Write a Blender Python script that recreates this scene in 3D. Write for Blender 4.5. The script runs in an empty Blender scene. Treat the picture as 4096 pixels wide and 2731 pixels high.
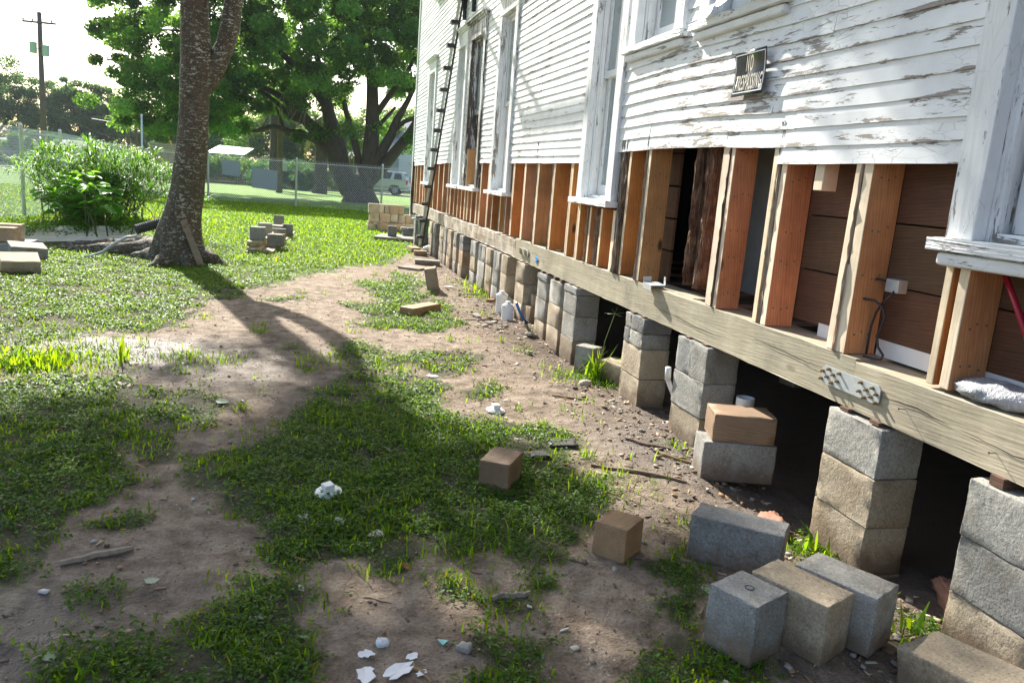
import bpy, math, random
import numpy as np
from mathutils import Vector, Matrix
R=math.radians
random.seed(7); rng=np.random.default_rng(11)
S=bpy.context.scene
C=S.collection
# ------------------------------------------------------------------ camera
EYE=1.30; PITCH=R(11.42); ROLL=R(4.5); AZ=R(15.2)
cd=bpy.data.cameras.new('camera'); cam=bpy.data.objects.new('camera',cd); C.objects.link(cam)
cd.sensor_width=36; cd.lens=28.0; cd.clip_start=0.05; cd.clip_end=2000
fwd=Vector((math.sin(AZ)*math.cos(PITCH),math.cos(AZ)*math.cos(PITCH),-math.sin(PITCH)))
rt0=Vector((math.cos(AZ),-math.sin(AZ),0)); up0=rt0.cross(fwd)
rt=rt0*math.cos(ROLL)+up0*math.sin(ROLL); up=up0*math.cos(ROLL)-rt0*math.sin(ROLL)
cam.matrix_world=Matrix(((rt.x,up.x,-fwd.x,0),(rt.y,up.y,-fwd.y,0),(rt.z,up.z,-fwd.z,EYE),(0,0,0,1)))
S.camera=cam
# ------------------------------------------------------------------ light
SUN_EL=R(36); SUN_AZ=R(-14.5)
W=bpy.data.worlds.new('World'); S.world=W; W.use_nodes=True
nt=W.node_tree; bg=nt.nodes['Background']; sky=nt.nodes.new('ShaderNodeTexSky'); sky.sky_type='NISHITA'
sky.sun_disc=False; sky.sun_elevation=SUN_EL; sky.sun_rotation=SUN_AZ; sky.air_density=1.0; sky.dust_density=2.0; sky.ozone_density=1.0
nt.links.new(sky.outputs[0],bg.inputs[0]); bg.inputs[1].default_value=0.10
sd=bpy.data.lights.new('sun','SUN'); sun=bpy.data.objects.new('sun',sd); C.objects.link(sun)
sd.energy=5.0; sd.angle=R(0.7); sd.color=(1,0.95,0.86)
sv=Vector((math.sin(SUN_AZ)*math.cos(SUN_EL),math.cos(SUN_AZ)*math.cos(SUN_EL),math.sin(SUN_EL)))
sun.rotation_euler=sv.to_track_quat('Z','Y').to_euler(); sun.location=sv*50
S.view_settings.view_transform='Standard'; S.view_settings.look='None'; S.view_settings.gamma=1
S.view_settings.exposure=1.35
S.cycles.use_denoising=True
S.cycles.max_bounces=8; S.cycles.transparent_max_bounces=12
# ------------------------------------------------------------------ helpers
def empty(name,loc=(0,0,0),rz=0,parent=None):
    o=bpy.data.objects.new(name,None); C.objects.link(o); o.location=loc; o.rotation_euler=(0,0,rz); o.empty_display_size=.1
    if parent: o.parent=parent
    return o
def tag(o,label=None,cat=None,group=None,kind=None):
    if label: o['label']=label
    if cat: o['category']=cat
    if group: o['group']=group
    if kind: o['kind']=kind
    return o
def dup(o,parent=None):
    c=o.copy(); C.objects.link(c); c.parent=parent
    for ch in list(o.children): dup(ch,c)
    return c
class MB:
    def __init__(s): s.v=[]; s.f=[]; s.uv=None
    def add(s,vs,fs):
        n=len(s.v); s.v+= [tuple(p) for p in vs]; s.f+=[tuple(i+n for i in f) for f in fs]; return s
    def box(s,a,b):
        x0,y0,z0=a; x1,y1,z1=b
        return s.add([(x0,y0,z0),(x1,y0,z0),(x1,y1,z0),(x0,y1,z0),(x0,y0,z1),(x1,y0,z1),(x1,y1,z1),(x0,y1,z1)],
          [(0,3,2,1),(4,5,6,7),(0,1,5,4),(1,2,6,5),(2,3,7,6),(3,0,4,7)])
    def hexa(s,p):  # 4 bottom, 4 top points
        return s.add(p,[(0,3,2,1),(4,5,6,7),(0,1,5,4),(1,2,6,5),(2,3,7,6),(3,0,4,7)])
    def rbox(s,c,d,r=.006,n=6,jit=0.0015,M=None,seed=0,chip=0.0,taper=0):
        # rounded, slightly uneven block; c=centre, d=size
        rr=random.Random(seed); hx,hy,hz=[q/2 for q in d]
        def ax(h,r):
            k=max(2,n); L=[-h,-h+r*.45,-h+r]+[(-h+r)+(2*h-2*r)*i/k for i in range(1,k)]+[h-r,h-r*.45,h]; return L
        X,Y,Z=ax(hx,r),ax(hy,r),ax(hz,r); idx={}; vs=[]; fs=[]
        ph=[rr.uniform(0,6) for _ in range(6)]
        def vert(i,j,k):
            key=(i,j,k)
            if key in idx: return idx[key]
            p=Vector((X[i],Y[j],Z[k])); q=Vector((max(-hx+r,min(hx-r,p.x)),max(-hy+r,min(hy-r,p.y)),max(-hz+r,min(hz-r,p.z))))
            dd=p-q
            if dd.length>1e-9: p=q+dd.normalized()*r
            nrm=dd.normalized() if dd.length>1e-9 else Vector((0,0,0))
            no=jit*(math.sin(p.x*37+ph[0])*math.sin(p.y*41+ph[1])+math.sin(p.z*45+ph[2])*.7+rr.uniform(-.6,.6))
            edge=sum(1 for a,h in ((p.x,hx),(p.y,hy),(p.z,hz)) if abs(a)>h-r*1.6)
            if edge>=2 and chip: no-=chip*max(0,rr.random()-.55)*2
            p=p+nrm*no
            if taper: p.x*=1+taper*p.z; p.y*=1+taper*p.z
            idx[key]=len(vs); vs.append(p); return idx[key]
        nx,ny,nz=len(X)-1,len(Y)-1,len(Z)-1
        for i in range(nx):
            for j in range(ny):
                fs.append((vert(i,j,0),vert(i,j+1,0),vert(i+1,j+1,0),vert(i+1,j,0)))
                fs.append((vert(i,j,nz),vert(i+1,j,nz),vert(i+1,j+1,nz),vert(i,j+1,nz)))
        for i in range(nx):
            for k in range(nz):
                fs.append((vert(i,0,k),vert(i+1,0,k),vert(i+1,0,k+1),vert(i,0,k+1)))
                fs.append((vert(i,ny,k),vert(i,ny,k+1),vert(i+1,ny,k+1),vert(i+1,ny,k)))
        for j in range(ny):
            for k in range(nz):
                fs.append((vert(0,j,k),vert(0,j,k+1),vert(0,j+1,k+1),vert(0,j+1,k)))
                fs.append((vert(nx,j,k),vert(nx,j+1,k),vert(nx,j+1,k+1),vert(nx,j,k+1)))
        c=Vector(c); vs=[(M@p if M else p)+c for p in vs]
        return s.add(vs,fs)
    def tube(s,path,rad,n=10,cap=True,lob=None):
        P=[Vector(p) for p in path]; m=len(P)
        if not hasattr(rad,'__len__'): rad=[rad]*m
        prev=None; rings=[]; base=len(s.v)
        for i in range(m):
            t=(P[min(i+1,m-1)]-P[max(i-1,0)]).normalized()
            if prev is None:
                a=Vector((0,0,1)) if abs(t.z)<.9 else Vector((1,0,0)); u=t.cross(a).normalized()
            else: u=(prev-t*prev.dot(t)).normalized()
            prev=u; w_=t.cross(u)
            for k in range(n):
                an=2*math.pi*k/n; r=rad[i]*(lob(i,an) if lob else 1)
                s.v.append(tuple(P[i]+u*math.cos(an)*r+w_*math.sin(an)*r))
        for i in range(m-1):
            for k in range(n):
                a=base+i*n+k; b=base+i*n+(k+1)%n; s.f.append((a,b,b+n,a+n))
        if cap:
            s.f.append(tuple(base+k for k in range(n))[::-1]); s.f.append(tuple(base+(m-1)*n+k for k in range(n)))
        return s
    def lathe(s,prof,c=(0,0,0),n=24,M=None):
        base=len(s.v); c=Vector(c)
        for r,z in prof:
            for k in range(n):
                p=Vector((r*math.cos(2*math.pi*k/n),r*math.sin(2*math.pi*k/n),z)); s.v.append(tuple((M@p if M else p)+c))
        for i in range(len(prof)-1):
            for k in range(n):
                a=base+i*n+k; b=base+i*n+(k+1)%n; s.f.append((a,b,b+n,a+n))
        s.f.append(tuple(base+k for k in range(n))[::-1]); s.f.append(tuple(base+(len(prof)-1)*n+k for k in range(n)))
        return s
    def build(s,name,mat,parent=None,smooth=False,loc=None,rot=None):
        me=bpy.data.meshes.new(name); me.from_pydata(s.v,[],s.f); me.update()
        if smooth: me.polygons.foreach_set('use_smooth',[True]*len(me.polygons))
        if mat: me.materials.append(mat)
        o=bpy.data.objects.new(name,me); C.objects.link(o)
        if parent: o.parent=parent
        if loc: o.location=loc
        if rot: o.rotation_euler=rot
        return o
def npmesh(name,V,F,mat,parent=None,col=None,smooth=False):
    me=bpy.data.meshes.new(name); V=np.asarray(V,dtype=np.float32); F=np.asarray(F,dtype=np.int32); k=F.shape[1]
    me.vertices.add(len(V)); me.vertices.foreach_set('co',V.ravel())
    me.loops.add(F.size); me.loops.foreach_set('vertex_index',F.ravel())
    me.polygons.add(len(F)); me.polygons.foreach_set('loop_start',np.arange(0,F.size,k,dtype=np.int32))
    try: me.polygons.foreach_set('loop_total',np.full(len(F),k,dtype=np.int32))
    except Exception: pass
    me.update(calc_edges=True)
    if smooth: me.polygons.foreach_set('use_smooth',np.ones(len(F),dtype=bool))
    if col is not None:
        a=me.color_attributes.new('tint','FLOAT_COLOR','POINT'); a.data.foreach_set('color',np.asarray(col,dtype=np.float32).ravel())
    me.materials.append(mat); o=bpy.data.objects.new(name,me); C.objects.link(o)
    if parent: o.parent=parent
    return o
# value noise (numpy) used to shape ground and ground cover
def vnoise(x,y,seed=0):
    xi=np.floor(x).astype(np.int64); yi=np.floor(y).astype(np.int64); xf=x-xi; yf=y-yi
    def h(a,b):
        n=(a*374761393+b*668265263+seed*1442695041)&0x7fffffff; n=((n^(n>>13))*1274126177)&0x7fffffff
        return ((n^(n>>16))&0xffff)/65535.0
    u=xf*xf*(3-2*xf); v=yf*yf*(3-2*yf)
    return (h(xi,yi)*(1-u)+h(xi+1,yi)*u)*(1-v)+(h(xi,yi+1)*(1-u)+h(xi+1,yi+1)*u)*v
def fbm(x,y,seed=0,o=4):
    s=0;a=1;t=0
    for i in range(o): s=s+a*vnoise(x*2**i,y*2**i,seed+i*17); t+=a; a*=.5
    return s/t
# ------------------------------------------------------------------ materials
def newmat(name):
    m=bpy.data.materials.new(name); m.use_nodes=True; nt=m.node_tree; b=nt.nodes['Principled BSDF']; return m,nt,b
class N:
    def __init__(s,nt): s.nt=nt
    def node(s,t,**k):
        n=s.nt.nodes.new(t)
        for a,v in k.items(): setattr(n,a,v)
        return n
    def link(s,a,b): s.nt.links.new(a,b)
    def coord(s,kind='Object',scale=(1,1,1),rnd=True,uv=False):
        tc=s.node('ShaderNodeTexCoord'); mp=s.node('ShaderNodeMapping'); mp.inputs['Scale'].default_value=scale
        s.link(tc.outputs['UV' if uv else kind],mp.inputs[0])
        if rnd:
            oi=s.node('ShaderNodeObjectInfo'); m=s.node('ShaderNodeMath',operation='MULTIPLY'); m.inputs[1].default_value=57.0
            s.link(oi.outputs['Random'],m.inputs[0]); s.link(m.outputs[0],mp.inputs['Location'])
        return mp.outputs[0]
    def noise(s,vec,scale,detail=6,rough=.6,dist=0):
        n=s.node('ShaderNodeTexNoise'); n.inputs['Scale'].default_value=scale; n.inputs['Detail'].default_value=detail
        n.inputs['Roughness'].default_value=rough; n.inputs['Distortion'].default_value=dist
        if vec is not None: s.link(vec,n.inputs['Vector'])
        return n.outputs['Fac']
    def ramp(s,fac,stops):
        r=s.node('ShaderNodeValToRGB'); e=r.color_ramp.elements
        while len(e)<len(stops): e.new(.5)
        for i,(p,c) in enumerate(stops):
            e[i].position=p; e[i].color=(*c,1) if hasattr(c,'__len__') else (c,c,c,1)
        s.link(fac,r.inputs[0]); return r.outputs[0]
    def mix(s,f,a,b,mode='MIX'):
        m=s.node('ShaderNodeMix',data_type='RGBA',blend_type=mode)
        if isinstance(f,(int,float)): m.inputs[0].default_value=f
        else: s.link(f,m.inputs[0])
        for i,q in ((6,a),(7,b)):
            if hasattr(q,'links') or hasattr(q,'is_linked'): s.link(q,m.inputs[i])
            else: m.inputs[i].default_value=(*q,1)
        return m.outputs[2]
    def math(s,op,a,b=0.0,clamp=False):
        m=s.node('ShaderNodeMath',operation=op); m.use_clamp=clamp
        for i,q in ((0,a),(1,b)):
            if isinstance(q,(int,float)): m.inputs[i].default_value=q
            else: s.link(q,m.inputs[i])
        return m.outputs[0]
    def bump(s,h,strength,dist,bsdf):
        b=s.node('ShaderNodeBump'); b.inputs['Strength'].default_value=strength; b.inputs['Distance'].default_value=dist
        s.link(h,b.inputs['Height']); s.link(b.outputs[0],bsdf.inputs['Normal']); return b
def concrete(name,c1,c2,speck=.75):
    m,nt,b=newmat(name); n=N(nt); v=n.coord()
    a=n.noise(v,3.5,5,.6); f=n.noise(v,120,3,.7); g=n.noise(v,45,4,.6); w=n.noise(v,9,6,.7)
    base=n.ramp(a,[(.3,c1),(.7,c2)])
    base=n.mix(n.ramp(w,[(.5,0),(.75,.35)]),base,tuple(x*1.35 for x in c2))
    sp=n.ramp(f,[(.30,.25),(.44,.9),(.56,1),(.68,1.5)]); base=n.mix(speck,base,sp,'MULTIPLY')
    st=n.ramp(n.noise(v,4.3,8,.7),[(.52,0),(.66,.6)]); base=n.mix(st,base,(c1[0]*.6,c1[1]*.5,c1[2]*.36))
    ge=n.node('ShaderNodeNewGeometry'); sz=n.node('ShaderNodeSeparateXYZ'); n.link(ge.outputs['Position'],sz.inputs[0])   # dried mud splashed on the foot
    mz=n.node('ShaderNodeMapRange'); mz.inputs[1].default_value=.16; mz.inputs[2].default_value=-.01; n.link(sz.outputs['Z'],mz.inputs[0])
    mud=n.ramp(n.math('ADD',mz.outputs[0],n.math('MULTIPLY',n.math('SUBTRACT',n.noise(n.coord(rnd=False),14,7,.7),.5),1.3)),[(.5,0),(.9,.75)]); base=n.mix(mud,base,(.16,.105,.065))
    oi=n.node('ShaderNodeObjectInfo'); hs=n.node('ShaderNodeHueSaturation'); n.link(base,hs.inputs['Color'])
    n.link(n.math('ADD',n.math('MULTIPLY',oi.outputs['Random'],.35),.82),hs.inputs['Value'])
    n.link(hs.outputs[0],b.inputs['Base Color']); b.inputs['Roughness'].default_value=.92
    hh=n.math('ADD',n.math('MULTIPLY',f,.6),g); n.bump(hh,.65,.005,b); return m
def wood(name,c1,c2,axis='Z',knots=True,sc=1.0,rough=.7,bump=.25,dark=(.10,.04,.015),bumpd=.002,wear=None,wv=.26):
    m,nt,b=newmat(name); n=N(nt)
    s={'Z':(9,9,.7),'Y':(9,.7,9),'X':(.7,9,9)}[axis]; v=n.coord(scale=tuple(q*sc for q in s))
    w=n.node('ShaderNodeTexWave'); w.wave_type='BANDS'; w.bands_direction='DIAGONAL'; w.inputs['Scale'].default_value=5.5
    w.inputs['Distortion'].default_value=9; w.inputs['Detail'].default_value=4; w.inputs['Detail Scale'].default_value=.6; n.link(v,w.inputs['Vector'])
    fine=n.noise(n.coord(scale={'Z':(160,160,4),'Y':(160,4,160),'X':(4,160,160)}[axis]),1.0,3,.6)
    med=n.noise(n.coord(scale={'Z':(34,34,1.2),'Y':(34,1.2,34),'X':(1.2,34,34)}[axis]),1.0,5,.65,.6)
    g=n.math('ADD',n.math('ADD',n.math('MULTIPLY',w.outputs['Fac'],wv),n.math('MULTIPLY',fine,.38)),n.math('MULTIPLY',n.math('SUBTRACT',med,.15),.75))
    base=n.ramp(g,[(.15,c1),(.85,c2)])
    if knots:
        vo=n.node('ShaderNodeTexVoronoi'); vo.inputs['Scale'].default_value=2.6; n.link(n.coord(scale={'Z':(2.5,2.5,1),'Y':(2.5,1,2.5),'X':(1,2.5,2.5)}[axis]),vo.inputs['Vector'])
        k=n.ramp(vo.outputs['Distance'],[(.06,1),(.13,0)]); base=n.mix(k,base,dark)
    big=n.ramp(n.noise(n.coord(),3,6,.65),[(.3,.55),(.7,1.2)]); base=n.mix(.85,base,big,'MULTIPLY')
    if wear:
        k=n.ramp(n.noise(n.coord(scale=(3,3,3)),2.2,8,.75),[(.45,0),(.62,1)]); base=n.mix(k,base,wear)
    oi=n.node('ShaderNodeObjectInfo'); hs=n.node('ShaderNodeHueSaturation'); n.link(base,hs.inputs['Color'])
    n.link(n.math('ADD',n.math('MULTIPLY',oi.outputs['Random'],.4),.78),hs.inputs['Value']); n.link(n.math('ADD',n.math('MULTIPLY',n.math('FRACT',n.math('MULTIPLY',oi.outputs['Random'],7.3)),.018),.488),hs.inputs['Hue']); n.link(n.math('ADD',n.math('MULTIPLY',n.math('FRACT',n.math('MULTIPLY',oi.outputs['Random'],13.7)),.2),.92),hs.inputs['Saturation'])
    n.link(hs.outputs[0],b.inputs['Base Color']); b.inputs['Roughness'].default_value=rough; n.bump(g,bump,bumpd,b); return m
def simple(name,c,rough=.6,metal=0,noise=0,nsc=20,dirt=None,bump=0):
    m,nt,b=newmat(name); n=N(nt); b.inputs['Roughness'].default_value=rough; b.inputs['Metallic'].default_value=metal
    if noise or dirt:
        f=n.noise(n.coord(),nsc,6,.65); base=n.ramp(f,[(.3,tuple(q*(1-noise) for q in c)),(.7,tuple(min(1,q*(1+noise*.6)) for q in c))])
        if dirt: base=n.mix(n.ramp(n.noise(n.coord(),nsc*.7,8,.75),[(.60,0),(.70,1)]),base,dirt)
        n.link(base,b.inputs['Base Color'])
        if bump: n.bump(f,bump,.004,b)
    else: b.inputs['Base Color'].default_value=(*c,1)
    return m
def paint(name,axis='Y',peel=.56,wood_c=(.27,.235,.21),c=(.84,.86,.86),dark=(.05,.04,.03),darkth=.72,board=False):
    # white paint peeling off weathered wood; long flakes follow the grain
    m,nt,b=newmat(name); n=N(nt)
    s={'Z':(14,14,2.0),'Y':(14,2.0,16)}[axis]; v=n.coord(scale=s,rnd=not board)
    f1=n.noise(v,2.1,11,.74,.3); reg=n.noise(n.coord(rnd=not board),.9,3,.5)
    f=n.math('ADD',f1,n.math('MULTIPLY',n.math('SUBTRACT',reg,.5),.42))
    if board:
        uvn=n.node('ShaderNodeUVMap'); sp=n.node('ShaderNodeSeparateXYZ'); n.link(uvn.outputs[0],sp.inputs[0])
        low=n.math('SUBTRACT',1.0,sp.outputs['Y'])              # 1 at the board's lower edge
        f=n.math('ADD',f,n.math('MULTIPLY',n.math('POWER',low,6.0),.07))
        # the wall nearest the corner window is far more weathered
        ob=n.node('ShaderNodeTexCoord'); so=n.node('ShaderNodeSeparateXYZ'); n.link(ob.outputs['Object'],so.inputs[0])
        near=n.node('ShaderNodeMapRange'); near.inputs[1].default_value=4.2; near.inputs[2].default_value=2.2; near.inputs[3].default_value=0; near.inputs[4].default_value=.058; n.link(so.outputs['Y'],near.inputs[0])
        f=n.math('ADD',f,near.outputs[0])
    mask=n.ramp(f,[(peel,0),(peel+.008,1)])
    grain=n.noise(n.coord(scale={'Z':(90,90,3),'Y':(90,3,90)}[axis],rnd=not board),1,4,.6)
    wd=n.mix(.8,n.ramp(grain,[(.3,tuple(q*.45 for q in wood_c)),(.7,tuple(q*1.25 for q in wood_c))]),wood_c)
    pv=n.ramp(n.noise(n.coord(rnd=not board),6,5,.6),[(.3,.86),(.7,1.0)]); pc=n.mix(1.0,c,pv,'MULTIPLY')
    edge=n.ramp(f,[(peel-.02,0),(peel,.55),(peel+.02,0)])        # curled dark lip round a flake
    cr=n.node('ShaderNodeTexVoronoi'); cr.feature='DISTANCE_TO_EDGE'; cr.inputs['Scale'].default_value=1.6; n.link(n.coord(scale={'Z':(22,22,5),'Y':(22,5,22)}[axis],rnd=not board),cr.inputs['Vector'])
    ck=n.ramp(cr.outputs['Distance'],[(.0,.55),(.03,0)]); ckm=n.ramp(n.noise(n.coord(rnd=not board),2.2,4,.6),[(.5,0),(.62,1)])
    pc=n.mix(n.math('MULTIPLY',ck,ckm),pc,(.2,.17,.14))
    base=n.mix(mask,pc,wd)
    base=n.mix(edge,base,(.12,.10,.085))
    if board:
        gr=n.ramp(n.noise(n.coord(scale=(1,1,3),rnd=False),1.7,6,.7),[(.55,0),(.68,.8)])
        base=n.mix(n.math('MULTIPLY',gr,n.math('MULTIPLY',mask,.8)),base,(.17,.18,.06))
        brown=n.node('ShaderNodeMapRange'); brown.inputs[1].default_value=5.6; brown.inputs[2].default_value=6.8; n.link(so.outputs['Y'],brown.inputs[0])
        bs=n.ramp(n.noise(n.coord(scale=(3,3,9),rnd=False),1.5,8,.75),[(.56,0),(.70,.8)])
        base=n.mix(n.math('MULTIPLY',bs,brown.outputs[0]),base,(.30,.22,.14))
    n.link(base,b.inputs['Base Color']); b.inputs['Roughness'].default_value=.55
    h=n.math('SUBTRACT',n.math('MULTIPLY',grain,.2),mask); n.bump(h,.7,.0025,b); return m
def leafmat(name,c,trans=.45,rough=.45,tcol=None,gloss=.5):
    m,nt,b=newmat(name); n=N(nt); at=n.node('ShaderNodeAttribute'); at.attribute_name='tint'
    col=n.mix(1.0,at.outputs['Color'],c,'MULTIPLY'); n.link(col,b.inputs['Base Color']); b.inputs['Roughness'].default_value=rough
    b.inputs['Specular IOR Level'].default_value=gloss
    t=n.node('ShaderNodeBsdfTranslucent'); tc=n.mix(1.0,at.outputs['Color'],tcol or (c[0]*1.9,c[1]*1.9,c[2]*.7),'MULTIPLY'); n.link(tc,t.inputs[0])
    mx=n.node('ShaderNodeMixShader'); mx.inputs[0].default_value=trans; n.link(b.outputs[0],mx.inputs[1]); n.link(t.outputs[0],mx.inputs[2])
    n.link(mx.outputs[0],nt.nodes['Material Output'].inputs[0]); return m
def bark(name,c1,c2,lichen=None,sc=1):
    m,nt,b=newmat(name); n=N(nt); v=n.coord(scale=(6*sc,6*sc,2.2*sc))
    f=n.noise(v,2.6,9,.7,.4); base=n.ramp(f,[(.3,c1),(.7,c2)])
    if lichen:
        l1=n.ramp(n.noise(n.coord(scale=(1,1,2.6)),16,4,.65),[(.575,0),(.60,1)]); l2=n.ramp(n.noise(n.coord(scale=(1,1,2.2)),42,3,.6),[(.60,0),(.64,1)])
        reg=n.ramp(n.noise(n.coord(),1.6,3,.6),[(.35,.25),(.6,1)])
        mk=n.math('MULTIPLY',n.math('MAXIMUM',l1,l2),reg); base=n.mix(n.math('MULTIPLY',mk,.95),base,lichen)
        gm=n.ramp(n.noise(n.coord(),2.1,5,.6),[(.5,0),(.7,.6)]); base=n.mix(gm,base,(.09,.10,.045))
    n.link(base,b.inputs['Base Color']); b.inputs['Roughness'].default_value=.9; n.bump(f,.8,.02*1/sc,b); return m
M={}
M['gray']=concrete('grey_concrete',(.255,.245,.215),(.375,.36,.32))
M['tan']=concrete('tan_concrete',(.33,.265,.18),(.44,.365,.26))
M['brown']=concrete('brown_concrete',(.33,.22,.13),(.42,.31,.2))
M['dkgray']=concrete('blue_grey_concrete',(.19,.19,.18),(.285,.285,.27))
M['fir']=wood('new_fir_stud',(.47,.17,.055),(.72,.36,.15),'Z')
M['fir_pale_sunlit']=wood('pale_fir',(.80,.62,.40),(.88,.74,.54),'Z',knots=False)  # pale fir, brightened to stand in for sun on stud edges
M['treated']=wood('treated_beam',(.24,.205,.13),(.50,.445,.325),'Y',sc=.8,bump=.7,bumpd=.005,dark=(.15,.11,.06),wear=(.34,.29,.20),wv=.07)
M['oldbeam']=wood('weathered_beam',(.46,.39,.30),(.70,.62,.51),'Y',knots=False,bump=.8,bumpd=.008,wear=(.30,.21,.13),wv=.05)
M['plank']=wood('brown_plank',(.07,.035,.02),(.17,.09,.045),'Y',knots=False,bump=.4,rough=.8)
M['rotten']=wood('rotten_stud',(.20,.11,.06),(.36,.25,.15),'Z',bump=1.0,bumpd=.01,wear=(.09,.04,.02))
M['oldstud']=wood('old_grey_stud',(.26,.20,.14),(.42,.34,.24),'Z',bump=.8,bumpd=.005)
M['darkwood']=wood('dark_wood',(.12,.07,.04),(.22,.14,.09),'X',bump=.5)
M['cut']=wood('cut_timber',(.24,.15,.07),(.40,.27,.14),'X',knots=False,bump=.4)
M['lumber']=wood('yard_lumber',(.42,.34,.18),(.54,.46,.27),'Y',sc=.7)
M['board']=wood('leaning_board',(.28,.22,.15),(.42,.34,.24),'Z',knots=False,bump=.8,bumpd=.006,wear=(.16,.11,.06))
M['siding']=paint('peeling_siding','Y',.662,board=True)
M['trim']=paint('peeling_trim','Z',.595)
M['sill']=paint('peeling_sill','Y',.61)
M['trimdark']=paint('stained_trim','Z',.47,wood_c=(.10,.085,.07))
M['black']=simple('black_metal',(.025,.025,.027),.5,0,.3)
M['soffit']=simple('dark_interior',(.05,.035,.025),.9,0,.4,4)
M['white']=simple('white_plastic',(.78,.78,.76),.35,0,.06,30,dirt=(.30,.2,.12))
M['whitec']=simple('white_board',(.75,.76,.76),.5,0,.05)
M['steel']=simple('galvanised',(.50,.53,.54),.42,.3,.15,35)
M['fence']=simple('galvanised_fence',(.74,.77,.79),.5,0,.08)
M['bolt']=simple('brass_bolt',(.28,.2,.1),.45,.8)
M['shim']=simple('rusty_shim',(.12,.06,.035),.7,0,.4)
M['tape']=simple('blue_tape',(.02,.28,.72),.5)
M['bluep']=simple('blue_pipe',(.03,.17,.60),.35)
M['tile']=simple('dark_tile',(.055,.05,.05),.4,0,.4,30)
M['redbar']=simple('red_paint',(.35,.008,.03),.35)
M['nail']=simple('nail_grey',(.12,.12,.125),.5)
M['cable']=simple('black_cable',(.025,.027,.032),.45)
M['gcable']=simple('grey_cable',(.42,.45,.47),.5)
M['stone']=simple('stone',(.42,.38,.33),.9,0,.3,25,bump=.5)
M['redrock']=simple('red_clay',(.36,.17,.11),.9,0,.4,18,bump=.8)
M['asphalt']=simple('asphalt',(.20,.20,.20),.9,0,.2,40)
M['glass'],_nt,_b=newmat('window_glass'); _b.inputs['Base Color'].default_value=(.30,.35,.36,1); _b.inputs['Roughness'].default_value=.06; _b.inputs['Specular IOR Level'].default_value=.9
M['bark']=bark('lichen_bark',(.05,.034,.022),(.125,.088,.058),(.44,.46,.38))
M['oakbark']=bark('oak_bark',(.045,.035,.026),(.10,.08,.06),None,.6)
M['pole']=bark('pole_wood',(.09,.06,.05),(.17,.12,.10),None,.6)
M['grass']=leafmat('grass_blades',(.062,.16,.010),.52,.55,(.25,.47,.012),.14)
M['clover']=leafmat('broad_leaf_weeds',(.05,.13,.018),.42,.5,(.21,.41,.018),.27)
M['oakleaf']=leafmat('oak_leaves',(.05,.125,.04),.45,.5,(.20,.42,.05),.25)
M['farleaf']=leafmat('far_leaves',(.05,.14,.06),.4,.6,(.13,.32,.09),.1)
M['papyrus']=leafmat('papyrus_leaves',(.05,.17,.015),.45,.5,(.18,.44,.02),.15)
M['figleaf']=leafmat('fig_leaves',(.10,.27,.03),.5,.4,(.30,.62,.04))
M['palmleaf']=leafmat('palm_leaves',(.10,.15,.03),.35,.4,(.3,.34,.04))
def paper(name,c,rough=.5): return simple(name,c,rough)
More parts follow.
